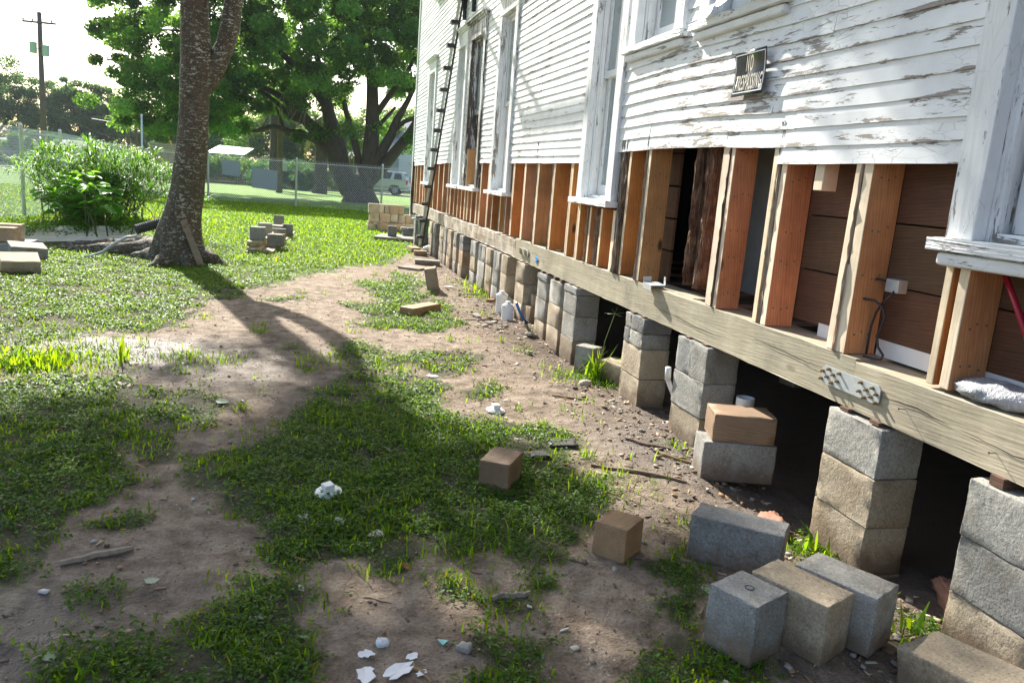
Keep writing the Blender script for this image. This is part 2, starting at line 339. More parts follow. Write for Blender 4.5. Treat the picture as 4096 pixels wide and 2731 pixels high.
# ------------------------------------------------------------------ ground
GRASS={
'lawn':[(-2.42,5.54),(-1.83,5.54),(-1.62,5.78),(-1.45,5.94),(-1.34,6.20),(-1.09,6.23),(-0.86,6.55),(-0.86,7.13),(-0.86,7.71),(-0.61,7.92),(-0.44,8.49),(-0.15,9.22),(0.24,10.00),(0.60,10.84),(1.02,11.00),(1.32,11.86),(1.55,12.75),(1.88,13.38),(1.91,14.78),(2.34,16.45)],
'l2':[(-2.22,4.84),(-1.61,4.87),(-1.31,4.98),(-1.13,4.78),(-1.00,4.90),(-0.83,4.74),(-0.68,4.61),(-0.57,4.48),(-0.43,4.24),(-0.43,4.02),(-0.58,3.95),(-0.54,3.79),(-0.55,3.64),(-0.47,3.54),(-0.63,3.50),(-0.71,3.62),(-0.71,3.54),(-0.61,3.35),(-0.57,3.30),(-0.66,3.17),(-0.70,3.05),(-0.80,2.97),(-0.78,2.82),(-0.76,2.63),(-0.75,2.46),(-0.82,2.38),(-1.04,2.38)],
'corner':[(-2.08,5.84),(-1.79,5.74),(-1.45,5.06),(-1.51,4.95),(-1.80,5.04)],
'c1':[(0.48,5.17),(0.76,5.13),(0.86,4.99),(0.93,4.75),(0.81,4.37),(0.88,4.20),(1.04,4.14),(1.13,4.08),(1.28,3.92),(1.42,3.81),(1.38,3.61),(1.22,3.43),(1.25,3.26),(1.40,3.20),(1.33,3.00),(1.23,2.83),(1.07,2.72),(0.98,2.58),(0.85,2.52),(0.77,2.46),(0.69,2.58),(0.57,2.54),(0.46,2.54),(0.34,2.44),(0.27,2.48),(0.22,2.58),(0.09,2.58),(0.02,2.50),(-0.09,2.53),(-0.13,2.68),(-0.09,2.74),(-0.19,2.90),(-0.24,3.02),(-0.31,3.11),(-0.43,3.25),(-0.46,3.40),(-0.44,3.61),(-0.29,3.66),(-0.13,3.78),(-0.05,4.05),(0.01,4.32),(0.11,4.63),(0.27,4.99)],
'c2':[(0.25,5.88),(0.45,6.01),(0.62,5.77),(0.60,5.53),(0.85,5.75),(1.19,5.82),(1.33,5.69),(1.22,5.41),(1.04,5.21),(0.89,5.02),(0.73,5.31),(0.53,5.08),(0.34,5.16),(0.24,5.53)],
'c3':[(0.54,9.26),(0.80,9.71),(1.05,9.60),(1.17,10.45),(1.41,9.90),(1.36,8.98),(1.41,8.22),(1.41,7.33),(1.39,6.90),(1.10,6.56),(0.91,6.45),(0.67,6.56),(0.42,6.65),(0.61,7.19),(0.40,7.74),(0.76,8.08),(0.73,8.81)],
'b1':[(-0.16,2.48),(-0.09,2.43),(-0.04,2.44),(0.05,2.32),(0.02,2.23),(-0.03,2.20),(0.07,2.00),(0.06,1.83),(-0.35,1.88),(-0.60,1.88),(-0.59,2.00),(-0.58,2.09),(-0.49,2.20),(-0.41,2.21),(-0.34,2.15),(-0.29,2.22),(-0.25,2.28),(-0.17,2.32)],
's1':[(-0.67,2.39),(-0.62,2.44),(-0.53,2.42),(-0.53,2.32),(-0.60,2.31)],
's2':[(0.42,2.36),(0.52,2.39),(0.58,2.31),(0.58,2.23),(0.47,2.23)],
's3':[(0.60,2.27),(0.74,2.20),(0.73,2.12),(0.62,2.16)],
's4':[(1.23,2.41),(1.32,2.44),(1.38,2.33),(1.32,2.19),(1.19,1.97),(1.15,2.05),(1.13,2.15),(1.23,2.23)],
's5':[(0.98,1.88),(1.11,1.98),(1.18,1.90),(1.24,1.85),(1.32,1.79),(1.29,1.66),(0.90,1.70)],
's6':[(0.47,2.02),(0.56,2.04),(0.61,1.97),(0.71,1.98),(0.66,1.88),(0.52,1.94)],
's7':[(0.46,1.87),(0.57,1.90),(0.68,1.84),(0.63,1.74),(0.44,1.76)],
's8':[(1.95,2.62),(2.10,2.69),(2.09,2.42),(1.95,2.31),(1.92,2.45)],
's9':[(1.84,5.25),(2.24,5.69),(2.33,5.42),(2.11,4.91),(1.89,5.01)],
's10':[(-0.77,2.94),(-0.64,2.95),(-0.51,2.98),(-0.52,2.85),(-0.65,2.81)],
's11':[(-0.58,4.61),(-0.39,4.48),(-0.33,4.36),(-0.47,4.20)],
's12':[(0.52,9.25),(0.91,9.74),(0.78,8.82)],
's13':[(-0.33,7.96),(-0.17,8.13),(0.03,8.32),(-0.01,7.90),(-0.28,7.71)],
's14':[(-1.41,5.78),(-1.20,5.66),(-1.04,5.49),(-1.03,5.19),(-1.27,5.29)],
's15':[(1.98,9.69),(2.20,9.96),(2.16,9.03),(1.92,8.64)],
's16':[(0.81,2.56),(0.96,2.61),(0.92,2.44),(0.81,2.42)],
's17':[(0.68,2.87),(0.95,2.85),(0.88,2.55),(0.68,2.57)],
's18':[(-0.74,4.61),(-0.53,4.57),(-0.47,4.44),(-0.63,4.31)],
's19':[(0.98,4.70),(1.20,4.82),(1.25,4.66),(1.02,4.51)],
's20':[(1.97,2.00),(2.07,1.94),(2.03,1.88),(1.94,1.93)],
's21':[(0.77,2.34),(0.85,2.36),(0.85,2.27),(0.77,2.28)],
's22':[(-0.15,5.77),(-0.03,5.85),(-0.06,5.61),(-0.14,5.56)],
's23':[(-0.80,5.15),(-0.65,5.16),(-0.68,5.00)],
's24':[(-0.25,4.91),(-0.12,4.92),(-0.17,4.76)],
}
GRASS['lawn']=GRASS['lawn']+[(2.34,17.5),(60,40),(60,700),(-400,700),(-400,5.5)]
def pip(x,y,poly):
    P=np.array(poly); ins=np.zeros(x.shape,bool); d2=np.full(x.shape,1e9); n=len(P)
    for i in range(n):
        x1,y1=P[i]; x2,y2=P[(i+1)%n]
        c=((y1>y)!=(y2>y))&(x<(x2-x1)*(y-y1)/((y2-y1) if y2!=y1 else 1e-9)+x1); ins^=c
        dx,dy=x2-x1,y2-y1; t=np.clip(((x-x1)*dx+(y-y1)*dy)/(dx*dx+dy*dy+1e-12),0,1)
        d2=np.minimum(d2,(x-x1-t*dx)**2+(y-y1-t*dy)**2)
    return np.where(ins,1,-1)*np.sqrt(d2)
def cover(x,y):
    # >0 where ground cover grows; distance in metres to the edge of the patch, roughened
    s=np.full(x.shape,-9.0)
    for k,p in GRASS.items(): s=np.maximum(s,pip(x,y,p))
    bed=pip(x,y,[(-4.75,10.65),(-2.15,12.55),(-2.9,14.6),(-5.7,13.2)]); s=np.minimum(s,-bed-.02)
    sc=np.clip(y/5,.5,3)
    s=s+(fbm(x*7,y*5,3)-.5)*.24*sc+(fbm(x*24,y*18,5)-.5)*.10*sc
    return s
def gz(x,y):
    x=np.asarray(x,dtype=float); y=np.asarray(y,dtype=float)
    z=-0.0138*np.clip(y-19,0,38)
    f=np.exp(-np.maximum(0,y-3)/12)
    z=z+f*((fbm(x*1.3,y*1.3,1)-.5)*.05+(fbm(x*6,y*6,2)-.5)*.030+(fbm(x*22,y*22,4,3)-.5)*.011)
    z=z-.03*np.exp(-((x-2.15)/.3)**2)*np.exp(-np.maximum(0,y-8)/3)     # trench washed out along the piers
    z=z-.05*np.exp(-((x-2.0)/.35)**2-((y-5.9)/.5)**2)-.06*np.exp(-((x-2.3)/.45)**2-((y-2.9)/.5)**2)
    z=z+.05*np.exp(-((x-1.55)/.3)**2-((y-9.2)/.5)**2)+.04*np.exp(-((x-2.0)/.25)**2-((y-6.8)/.3)**2)
    return z
def zz(x,y): return float(gz(x,y))
def spread(a,b,n,g): 
    L=[a]; s=(b-a)/n
    return L
def axis(segs):
    out=[segs[0][0]]
    for a,b,st in segs:
        k=max(1,int(round((b-a)/st))); out+= [a+(b-a)*i/k for i in range(1,k+1)]
    return np.array(out)
gx=axis([(-400,-60,40),(-60,-15,4),(-15,-5,.5),(-5,-2.2,.12),(-2.2,2.5,.03),(2.5,4,.1),(4,12,.6),(12,60,5),(60,400,40)])
gy=axis([(-30,0,5),(0,1.3,.2),(1.3,5.5,.03),(5.5,9,.06),(9,16,.15),(16,30,.5),(30,70,2),(70,150,10),(150,700,50)])
GX,GY=np.meshgrid(gx,gy); gv=np.stack([GX.ravel(),GY.ravel(),gz(GX.ravel(),GY.ravel())],1)
nx=len(gx); ny=len(gy); ii,jj=np.meshgrid(np.arange(nx-1),np.arange(ny-1)); a0=(jj*nx+ii).ravel()
gf=np.stack([a0,a0+1,a0+1+nx,a0+nx],1)
cv=cover(gv[:,0],gv[:,1]); law=np.clip(.5+cv*6,0,1)
def blob(x,y,cx,cy,rx,ry): return np.exp(-((x-cx)/rx)**2-((y-cy)/ry)**2)
X_,Y_=gv[:,0],gv[:,1]
wet=np.clip(blob(X_,Y_,-1.25,5.62,.55,.35)*1.2+blob(X_,Y_,-.75,2.15,.35,.38)*1.1+blob(X_,Y_,2.1,3.2,.4,1.6)*.55+blob(X_,Y_,-.5,5.2,.9,.7)*.4+blob(X_,Y_,1.7,3.6,.25,.4)*.5,0,1)
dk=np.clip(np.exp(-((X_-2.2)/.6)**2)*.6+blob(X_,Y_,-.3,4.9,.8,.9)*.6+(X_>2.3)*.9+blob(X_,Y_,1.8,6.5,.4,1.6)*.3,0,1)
m,nt,b=newmat('ground'); n=N(nt)
at=n.node('ShaderNodeAttribute'); at.attribute_name='tint'; sp=n.node('ShaderNodeSeparateColor'); n.link(at.outputs['Color'],sp.inputs[0])
v=n.coord(rnd=False); big=n.noise(v,1.4,5,.6); mid=n.noise(v,9,7,.68); fine=n.noise(v,85,4,.7); peb=n.noise(v,38,3,.6)
dirt=n.ramp(n.math('ADD',n.math('MULTIPLY',mid,.75),n.math('MULTIPLY',big,.3)),[(.34,(.10,.070,.048)),(.48,(.235,.172,.12)),(.62,(.40,.315,.235))])
dirt=n.mix(.75,dirt,n.ramp(fine,[(.3,.55),(.5,1),(.68,1.25)]),'MULTIPLY')
dirt=n.mix(n.ramp(peb,[(.69,0),(.73,.75)]),dirt,(.10,.07,.05))
vo=n.node('ShaderNodeTexVoronoi'); vo.inputs['Scale'].default_value=26; n.link(v,vo.inputs['Vector'])
dirt=n.mix(n.math('MULTIPLY',n.ramp(vo.outputs['Distance'],[(.07,1),(.10,0)]),n.ramp(n.noise(v,5,3,.5),[(.5,0),(.56,1)])),dirt,(.62,.58,.52))
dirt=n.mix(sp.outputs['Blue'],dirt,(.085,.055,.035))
dirt=n.mix(sp.outputs['Green'],dirt,(.105,.085,.07))
soil=n.ramp(mid,[(.3,(.045,.05,.02)),(.7,(.12,.105,.055))])
farg=n.ramp(n.math('ADD',n.math('MULTIPLY',n.noise(v,.35,5,.6),.5),n.math('MULTIPLY',n.noise(n.coord(scale=(1,1,1),rnd=False),6,5,.75),.5)),[(.35,(.065,.15,.010)),(.52,(.125,.26,.014)),(.68,(.21,.34,.03))])
geo=n.node('ShaderNodeNewGeometry'); sx=n.node('ShaderNodeSeparateXYZ'); n.link(geo.outputs['Position'],sx.inputs[0])
mr=n.node('ShaderNodeMapRange'); mr.inputs[1].default_value=8; mr.inputs[2].default_value=17; n.link(sx.outputs['Y'],mr.inputs[0])
soil=n.mix(mr.outputs[0],soil,farg)
lawnf=n.ramp(n.math('ADD',sp.outputs['Red'],n.math('MULTIPLY',n.math('SUBTRACT',mid,.5),.8)),[(.42,0),(.62,1)])
n.link(n.mix(lawnf,dirt,soil),b.inputs['Base Color'])
rr=n.node('ShaderNodeMapRange'); rr.inputs[3].default_value=.95; rr.inputs[4].default_value=.20; n.link(n.math('MULTIPLY',sp.outputs['Green'],n.ramp(mid,[(.35,.3),(.6,1)])),rr.inputs[0]); n.link(rr.outputs[0],b.inputs['Roughness'])
n.bump(n.math('ADD',n.math('MULTIPLY',fine,.5),n.math('ADD',mid,n.math('MULTIPLY',n.noise(v,27,5,.65),.5))),1.0,.03,b)
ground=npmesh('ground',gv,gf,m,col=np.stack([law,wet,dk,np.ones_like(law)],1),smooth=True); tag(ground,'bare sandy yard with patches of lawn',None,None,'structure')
# ------------------------------------------------------------------ ground cover
def blades(name,x,y,L,wd,mat,kind_tint,lean=.6,seed=1,h0=None):
    r=np.random.default_rng(seed); k=len(x); a=r.uniform(0,2*np.pi,k); ln=L*r.uniform(.5,1.25,k); le=r.uniform(.15,1.0,k)*lean*1.5
    z=gz(x,y) if h0 is None else h0
    dx,dy=np.cos(a),np.sin(a); px,py=-dy,dx; w=wd*r.uniform(.7,1.3,k)
    b0=np.stack([x,y,z-.003],1); up=np.array([0,0,1.])
    def pt(t): # arching
        out=np.sin(le*t)*t*ln; h=np.cos(le*t*1.1)*t*ln*.9+.0
        return b0+np.stack([dx*out,dy*out,np.maximum(h,0.004)],1)
    p1=pt(.5); p2=pt(1.0); side=np.stack([px*w,py*w,0*w],1)
    V=np.stack([b0-side*.7,b0+side*.7,p1+side,p1-side,p2+side*.1,p2-side*.1],1).reshape(-1,3)
    i=np.arange(k)*6; F=np.concatenate([np.stack([i,i+1,i+2,i+3],1),np.stack([i+3,i+2,i+4,i+5],1)])
    t=kind_tint(r,k); col=np.repeat(t,6,axis=0)
    return V,F,col
def leaves_flat(x,y,size,r,hmax=.035,tilt=.6):
    k=len(x); a=r.uniform(0,2*np.pi,k); s=size*r.uniform(.55,1.3,k); z=gz(x,y)+r.uniform(.003,hmax,k)
    n=np.stack([r.normal(0,tilt*.5,k),r.normal(0,tilt*.5,k),np.ones(k)],1); n/=np.linalg.norm(n,axis=1)[:,None]
    d=np.stack([np.cos(a),np.sin(a),0*a],1); d-=n*(d*n).sum(1)[:,None]; d/=np.linalg.norm(d,axis=1)[:,None]; e=np.cross(n,d)
    c=np.stack([x,y,z],1); s=s[:,None]
    fold=.18
    V=np.stack([c-d*s*.5,c+e*s*.33+n*s*fold-d*s*.05,c+d*s*.5,c-e*s*.33+n*s*fold-d*s*.05],1)
    return V.reshape(-1,3),np.concatenate([np.stack([np.arange(k)*4,np.arange(k)*4+1,np.arange(k)*4+2],1),np.stack([np.arange(k)*4,np.arange(k)*4+2,np.arange(k)*4+3],1)])
def tint(r,k,yel=.25,lo=.65,hi=1.3):
    v=r.uniform(lo,hi,k); y=r.uniform(0,1,k); t=np.stack([v*(1+yel*1.6*y),v*(1+yel*.5*y),v*(1-.3*y),np.ones(k)],1)
    br=r.random(k)<.014; t[br,:3]=np.array([3.0,1.1,1.2]); return t
def scatter(x0,x1,y0,y1,dens,r,fov=True):
    k=int((x1-x0)*(y1-y0)*dens); x=r.uniform(x0,x1,k); y=r.uniform(y0,y1,k)
    if fov:
        cx=x*math.cos(AZ)-y*math.sin(AZ); f=x*math.sin(AZ)+y*math.cos(AZ); ok=(np.abs(cx)<f*.74+.25)&(x<2.35)
        x,y=x[ok],y[ok]
    return x,y
BV=[];BF=[];BC=[];LV=[];LF=[];LC=[]; bo=lo_=0
bands=[(1.4,3.0,17000,.0165,7600,.047,.0030),(3.0,4.6,10500,.019,4400,.045,.0032),(4.6,7,5600,.024,2300,.045,.0040),(7,10.5,3200,.031,1300,.045,.0045),(10.5,15,1100,.04,900,.065,.007),(15,22,300,.05,620,.07,.011),(22,31,0,.06,330,.08,.018)]
for bi,(y0,y1,dl,ls,db,bl,bw) in enumerate(bands):
    r=np.random.default_rng(100+bi)
    ex=y1*.98
    if dl:
        x,y=scatter(-ex,2.4,y0,y1,dl,r); c=cover(x,y); d=fbm(x*3.1,y*3.1,21); d2=fbm(x*11,y*11,31,3)
        pk=np.clip(c*5.5/np.clip(y/5,1,3)+.28,0,1)*np.clip((d-.40)*5+(d2-.46)*5,0.015,1)
        pk=np.where(y>11,pk*.35,pk)
        ok=r.random(len(x))<pk; x,y=x[ok],y[ok]; V,F=leaves_flat(x,y,ls,r,hmax=.02+.5*ls)
        LV.append(V);LF.append(F+lo_);lo_+=len(V);LC.append(np.repeat(tint(r,len(x),.2),4,axis=0))
    x,y=scatter(-ex,2.4,y0,y1,db,r); c=cover(x,y); d=fbm(x*2.6,y*2.6,41); d2=fbm(x*9,y*9,47,3)
    pk=np.clip(c*5.5/np.clip(y/5,1,3)+.35,0,1)*(np.clip((d2-.5)*6+(d-.48)*4+.15,.03,1) if y1<11 else .9)
    ok=r.random(len(x))<pk; x,y=x[ok],y[ok]; V,F,cc=blades('',x,y,bl,bw,None,lambda r,k:tint(r,k,.4),1.15,200+bi)
    BV.append(V);BF.append(F+bo);bo+=len(V);BC.append(cc)
# scattered tufts and runners on the bare ground
r=np.random.default_rng(5); tc=[]
for _ in range(150):
    yy=r.uniform(1.7,11); xx=r.uniform(-yy*.5,2.0); tc.append((xx,yy,r.uniform(.02,.07),int(r.integers(6,34))))
for (xx,yy,rad,k) in [(-.55,5.35,.13,160),(-.75,5.4,.1,120),(-1.35,5.1,.22,420),(-1.6,5.5,.3,700),(.2,5.3,.08,60),(1.9,2.45,.1,70),(2.05,2.5,.06,50),(1.85,5.15,.14,160),(2.0,5.05,.12,140),(2.02,8.7,.16,150),(2.05,9.6,.18,160),(2.0,7.6,.1,60),(1.92,1.85,.04,14),(.95,3.9,.1,120),(.6,3.9,.15,180),(.25,4.05,.15,180),(1.3,3.15,.15,200),(.7,2.65,.15,260)]: tc.append((xx,yy,rad,k))
tx=np.concatenate([r.normal(a,c_,d) for a,b_,c_,d in tc]); ty=np.concatenate([r.normal(b_,c_,d) for a,b_,c_,d in tc])
V,F,cc=blades('',tx,ty,.075,.0028,None,lambda r,k:tint(r,k,.4),1.0,301); BV.append(V);BF.append(F+bo);bo+=len(V);BC.append(cc)
g1=npmesh('grass',np.concatenate(BV),np.concatenate(BF),M['grass'],col=np.concatenate(BC)); tag(g1,'short grass growing in patches over the yard','grass',None,'stuff')
g2=npmesh('weeds',np.concatenate(LV),np.concatenate(LF),M['clover'],col=np.concatenate(LC)); tag(g2,'low broad-leaved weeds carpeting the yard in patches','ground cover',None,'stuff')
# dead leaves, chips, pebbles
def litter():
    r=np.random.default_rng(77); V=[];F=[];Cc=[];o=0
    pal=[(.55,.42,.28),(.50,.46,.40),(.30,.2,.12),(.16,.11,.08),(.5,.3,.14),(.62,.56,.45),(.70,.69,.66),(.10,.09,.09)]
    def put(x,y,s,asp,c,hgt):
        nonlocal o
        a=r.uniform(0,6.28); d=np.array([math.cos(a),math.sin(a),r.normal(0,.18)])*s; e=np.array([-math.sin(a),math.cos(a),r.normal(0,.2)])*s*asp
        z=zz(x,y)+.002; p=np.array([x,y,z]); h=np.array([0,0,hgt])
        P=[p-d-e*.8,p+d*r.uniform(.6,1)-e,p+d+e*r.uniform(.5,1),p-d*r.uniform(.5,1)+e]
        V.extend(P); V.extend([q+h*r.uniform(.7,1.2)+(p-q)*.12 for q in P]); 
        for f in [(3,2,1,0),(4,5,6,7),(0,1,5,4),(1,2,6,5),(2,3,7,6),(3,0,4,7)]: F.append([i+o for i in f])
        Cc.extend([(*c,1)]*8); o+=8
    for i in range(1700):
        y=1.6+r.random()**1.5*10; 
        if r.random()<.68: x=2.15-abs(r.normal(0,.45))
        else: x=r.uniform(-.5*y,2.1)
        if r.random()<.12: put(x,y,r.uniform(.005,.014)*(1+y*.06),r.uniform(.5,.9),tuple(np.array(pal[int(r.integers(0,8))])*.85),r.uniform(.003,.009))
        else:
            c=np.array(pal[int(r.choice([0,2,3,3,4,5]))])*.8; put(x,y,r.uniform(.004,.022)*(1+y*.05),r.uniform(.08,.5),tuple(c),r.uniform(.001,.004))
    for i in range(7000):                                  # crumbs of the soil itself
        y=1.5+r.random()**1.3*7; x=r.uniform(-.55*y,2.15); c=np.array((.27,.20,.14))*r.uniform(.6,1.3); s_=r.uniform(.001,.004)*(1+.07*y) if r.random()<.95 else r.uniform(.004,.010)
        put(x,y,s_,r.uniform(.6,1),tuple(c),s_*r.uniform(.5,1.0))
    for cx,cy,sx,sy,k in [(2.0,3.55,.16,.35,90),(1.75,7.1,.22,.45,80),(1.95,4.4,.15,.4,50),(1.85,9.0,.3,.9,90),(1.7,2.0,.2,.2,25),(2.0,1.85,.15,.2,25)]:
        for i in range(k):
            put(r.normal(cx,sx),r.normal(cy,sy),r.uniform(.006,.024),r.uniform(.2,.9),tuple(np.array(pal[int(r.choice([0,1,2,2,3,3,4,5]))])*.6),r.uniform(.003,.012))
    m,nt,b=newmat('litter'); n=N(nt); at=n.node('ShaderNodeAttribute'); at.attribute_name='tint'; n.link(at.outputs['Color'],b.inputs['Base Color']); b.inputs['Roughness'].default_value=.8
    tag(npmesh('debris',np.array(V),np.array(F),m,col=np.array(Cc)),'wood chips, pebbles and paint flakes scattered along the piers','debris',None,'stuff')
litter()
# ------------------------------------------------------------------ the house
WX=2.06
house=empty('wooden_house',(WX,6,0)); tag(house,'old white clapboard house on block piers with its lower wall opened up','house')
HI=Matrix.Translation((-WX,-6,0))
def hp(name,mb,mat,parent=None,smooth=False):
    # house part, given in scene coordinates
    o=mb.build(name,mat,None,smooth); o.data.transform(Matrix.Translation((-WX,-6,0))); o.parent=parent or house
    return o
# windows: y0,y1 outer casing, z0 sill top, z1 head, kind
WIN=[('a',13.45,14.28,1.15,2.94,'trim'),('b',10.84,11.55,1.17,3.0,'trim'),('c',9.72,10.66,1.17,2.99,'trimdark'),('d',8.2,9.02,1.17,3.02,'trim'),
     ('e',5.2,5.93,1.21,3.15,'trim'),('f',4.36,5.16,2.2,3.8,'trim'),('g',3.34,4.18,2.2,3.8,'trim'),('h',1.05,2.19,1.225,3.3,'trim'),
     ('i',12.9,13.75,4.08,5.8,'trim'),('j',8.3,9.1,4.4,6.1,'trim')]
def sag(y):
    if y>12: return -.045*(y-12)/4
    if 3.3<y<5.3: return .016*math.sin((y-3.3)/2.0*math.pi)
    return 0
def siding():
    V=[];F=[];UV=[]; rr=random.Random(3)
    def row(y0,y1,zb,h,seed,ampl=1.0):
        cuts=[(y0,y1)]
        for w in WIN:
            if w[3]-.05<zb+h*.6 and w[4]+.12>zb+h*.4:
                nc=[]
                for a,b in cuts:
                    if w[2]<=a or w[1]>=b: nc.append((a,b)); continue
                    if w[1]>a: nc.append((a,w[1]+.01))
                    if w[2]<b: nc.append((w[2]-.01,b))
                cuts=nc
        for a,b in cuts:
            if b-a<.03: continue
            # butt joints
            js=[a]; p=a+rr.uniform(.6,2.6)
            while p<b-.4: js.append(p); p+=rr.uniform(1.4,3.4)
            js.append(b)
            for q in range(len(js)-1):
                s,e=js[q]+(.002 if q else 0),js[q+1]-(.001 if q<len(js)-2 else 0)
                dz=rr.uniform(-.0035,.0035)*ampl; tw=rr.uniform(-.0012,.0022)*ampl; cup=rr.uniform(0,.003)
                k=max(2,int((e-s)/.14)); base=len(V); ph=rr.uniform(0,6)
                for i in range(k+1):
                    y=s+(e-s)*i/k; wv=math.sin(y*2.3+ph)*.0022*ampl+math.sin(y*7+ph*2)*.0012*ampl
                    z=zb+sag(y)+dz+wv; o=.0125+tw+math.sin(y*3.1+ph)*.0014*ampl+rr.uniform(-.0006,.0006)
                    th=.009
                    x0=WX-o; x1=WX-.003
                    for (x,zz_,vv) in ((x0+th,z+.001,0),(x0,z,0.0),(x0+.0009,z+.008,.06),(x1-.003-cup,z+h*.6,.6),(x1,z+h+.018,1.0)):
                        V.append((x,y,zz_)); UV.append((y,vv))
                for i in range(k):
                    A=base+i*5; B=A+5
                    for j in range(4): F.append((A+j,A+j+1,B+j+1,B+j))
                F.append((base+4,base+3,base+2,base+1,base)); L=base+k*5; F.append((L,L+1,L+2,L+3,L+4))
    z=1.466; i=0
    while z<6.6: row(5.93,15.86,z,.0645,i,.8); z+=.0645; i+=1
    row(2.19,3.262,1.462,.0745,1)
    z=1.5365
    while z<6.6: row(2.19,5.2,z,.0745,i,.75); z+=.0745; i+=1
    z=1.462
    while z<5: row(-3,1.05,z,.0745,i); z+=.0745
    me=bpy.data.meshes.new('siding'); me.from_pydata(V,[],F); me.update(); me.materials.append(M['siding'])
    uv=me.uv_layers.new(name='UVMap'); li=np.empty(len(me.loops),dtype=np.int32); me.loops.foreach_get('vertex_index',li)
    uv.data.foreach_set('uv',np.array(UV,dtype=np.float32)[li].ravel())
    o=bpy.data.objects.new('siding',me); C.objects.link(o); me.transform(Matrix.Translation((-WX,-6,0))); o.parent=house; return o
siding()
def uvless(o): return o
for nm,y0,y1,z0,z1,mt in WIN:
    cw=.115; tm=M[mt]; F_=MB(); xo=WX-.032
    wnd=None
    near=(nm=='h')
    # casing
    fr=MB(); fr.rbox(((xo+WX+.02)/2,y0+cw/2,(z0+z1)/2),(.052,cw,z1-z0),.004,8,.0012,seed=1)
    fr.rbox(((xo+WX+.02)/2,y1-cw/2,(z0+z1)/2),(.052,cw,z1-z0),.004,8,.0012,seed=2)
    fr.rbox(((xo+WX+.02)/2-.002,(y0+y1)/2,z1+.09),(.056,y1-y0+.004,.18),.004,8,.001,seed=3)
    # crown moulding
    for q,(d,t,zz_) in enumerate(((.02,.02,.18),(.045,.025,.2),(.065,.02,.222))):
        fr.box((xo-d,y0-.01-d*.8,z1+zz_),(WX+.01,y1+.01+d*.8,z1+zz_+t))
    wnd=hp('window',fr,tm)
    # jamb reveals and stops
    jb=MB(); gx0=WX+.085
    for s,e in ((y0+cw-.012,y0+cw+.012),(y1-cw-.012,y1-cw+.012)): jb.box((WX+.021,s,z0),(gx0+.04,e,z1))
    jb.box((WX+.021,y0+cw+.0125,z1-.02),(gx0+.04,y1-cw-.0125,z1))
    jb.box((WX+.03,y0+cw+.0125,z0),(WX+.05,y0+cw+.028,z1-.021)); jb.box((WX+.03,y1-cw-.028,z0),(WX+.05,y1-cw-.0125,z1-.021))
    hp('jamb',jb,tm,wnd)
    a,b_=y0+cw+.029,y1-cw-.029; zm=2.10 if z0<1.5 else (z0+z1)/2
    for (s0,s1,xx,nmx) in ((z0+.03,zm+.02,gx0,'lower'),(zm-.02,z1-.021,gx0-.032,'upper')):
        if nm=='c' and nmx=='lower': continue
        sh=MB(); st=.045
        sh.box((xx,a,s0),(xx+.03,a+st,s1)); sh.box((xx,b_-st,s0),(xx+.03,b_,s1))
        sh.box((xx,a+st,s0),(xx+.03,b_-st,s0+(.075 if nmx=='lower' else .045))); sh.box((xx,a+st,s1-.045),(xx+.03,b_-st,s1))
        zl,zh=s0+(.075 if nmx=='lower' else .045),s1-.045
        if nmx=='upper': mid=(a+b_)/2; sh.box((xx+.003,mid-.011,zl),(xx+.027,mid+.011,zh))
        sash=hp('sash',sh,tm,wnd)
        gl=MB(); gl.box((xx+.012,a+st-.005,zl-.005),(xx+.017,b_-st+.005,zh+.005)); hp('glass',gl,M['glass'],wnd)
    cu=MB(); cu.box((gx0+.06,a,z0),(gx0+.07,b_,z1)); hp('curtain_or_dark_sheet',cu,M['whitec'] if nm!='c' else M['soffit'],wnd)  # window c gets a dark-coloured sheet in place of its unlit room
    sl=MB(); sx=.075 if nm in 'abcde' else .06
    sl.rbox((WX+.035-sx/2+.005,(y0+y1)/2,z0-.022),(.09+sx,y1-y0+.09,.045),.005,10,.002,seed=5,chip=.003)
    if nm in 'fgh': sl.rbox((WX-.018,(y0+y1)/2,z0-.068),(.05,y1-y0+.02,.042),.012,10,.001,seed=6)
    sl.box((WX+.03,y0+cw+.03,z0+.001),(gx0+.03,y1-cw-.03,z0+.028))
    hp('window_sill',sl,M['sill'],wnd)
# corner board at the far end, upright trims
mb=MB(); mb.box((WX-.03,15.86,.45),(WX+.12,15.95,6.6)); hp('corner_board',mb,M['whitec'])
mb=MB(); mb.rbox((WX+.01,15.80,1.0),(.09,.06,1.0),.006,8,.01,seed=8,chip=.02); hp('rotten_corner_post',mb,M['rotten'])
# sill beams
def beam(y0,y1,x0,z0,z1,mat,jit,seed,chip=0):
    mb=MB(); k=max(10,int((y1-y0)/.12)); rr=random.Random(seed); V=[];prof=[(0,0),(0,.012),(.006,.5),(0,.985),(.012,1.0),(1,1),(1,0),(.02,0)]
    for i in range(k+1):
        y=y0+(y1-y0)*i/k
        for q,(px,pz) in enumerate(prof):
            edge=q in (0,1,3,4); j=(rr.uniform(-1,1)*jit) + (math.sin(y*2.1+seed)*jit*.6)
            x=x0+px*.19+(j if q<5 else 0)+ (max(0,rr.random()-.6)*chip if edge else 0)
            z=z0+pz*(z1-z0)+(rr.uniform(-1,1)*jit*.6+math.sin(y*1.3+seed)*jit if q<6 else 0)- (max(0,rr.random()-.6)*chip if q in (3,4) else 0)
            V.append((x,y,z))
    P=len(prof); Fc=[]
    for i in range(k):
        for q in range(P):
            a=i*P+q; b=i*P+(q+1)%P; Fc.append((a,b,b+P,a+P))
    Fc.append(tuple(range(P))[::-1]); Fc.append(tuple(k*P+q for q in range(P)))
    mb.add(V,Fc); return hp('sill_beam',mb,mat)
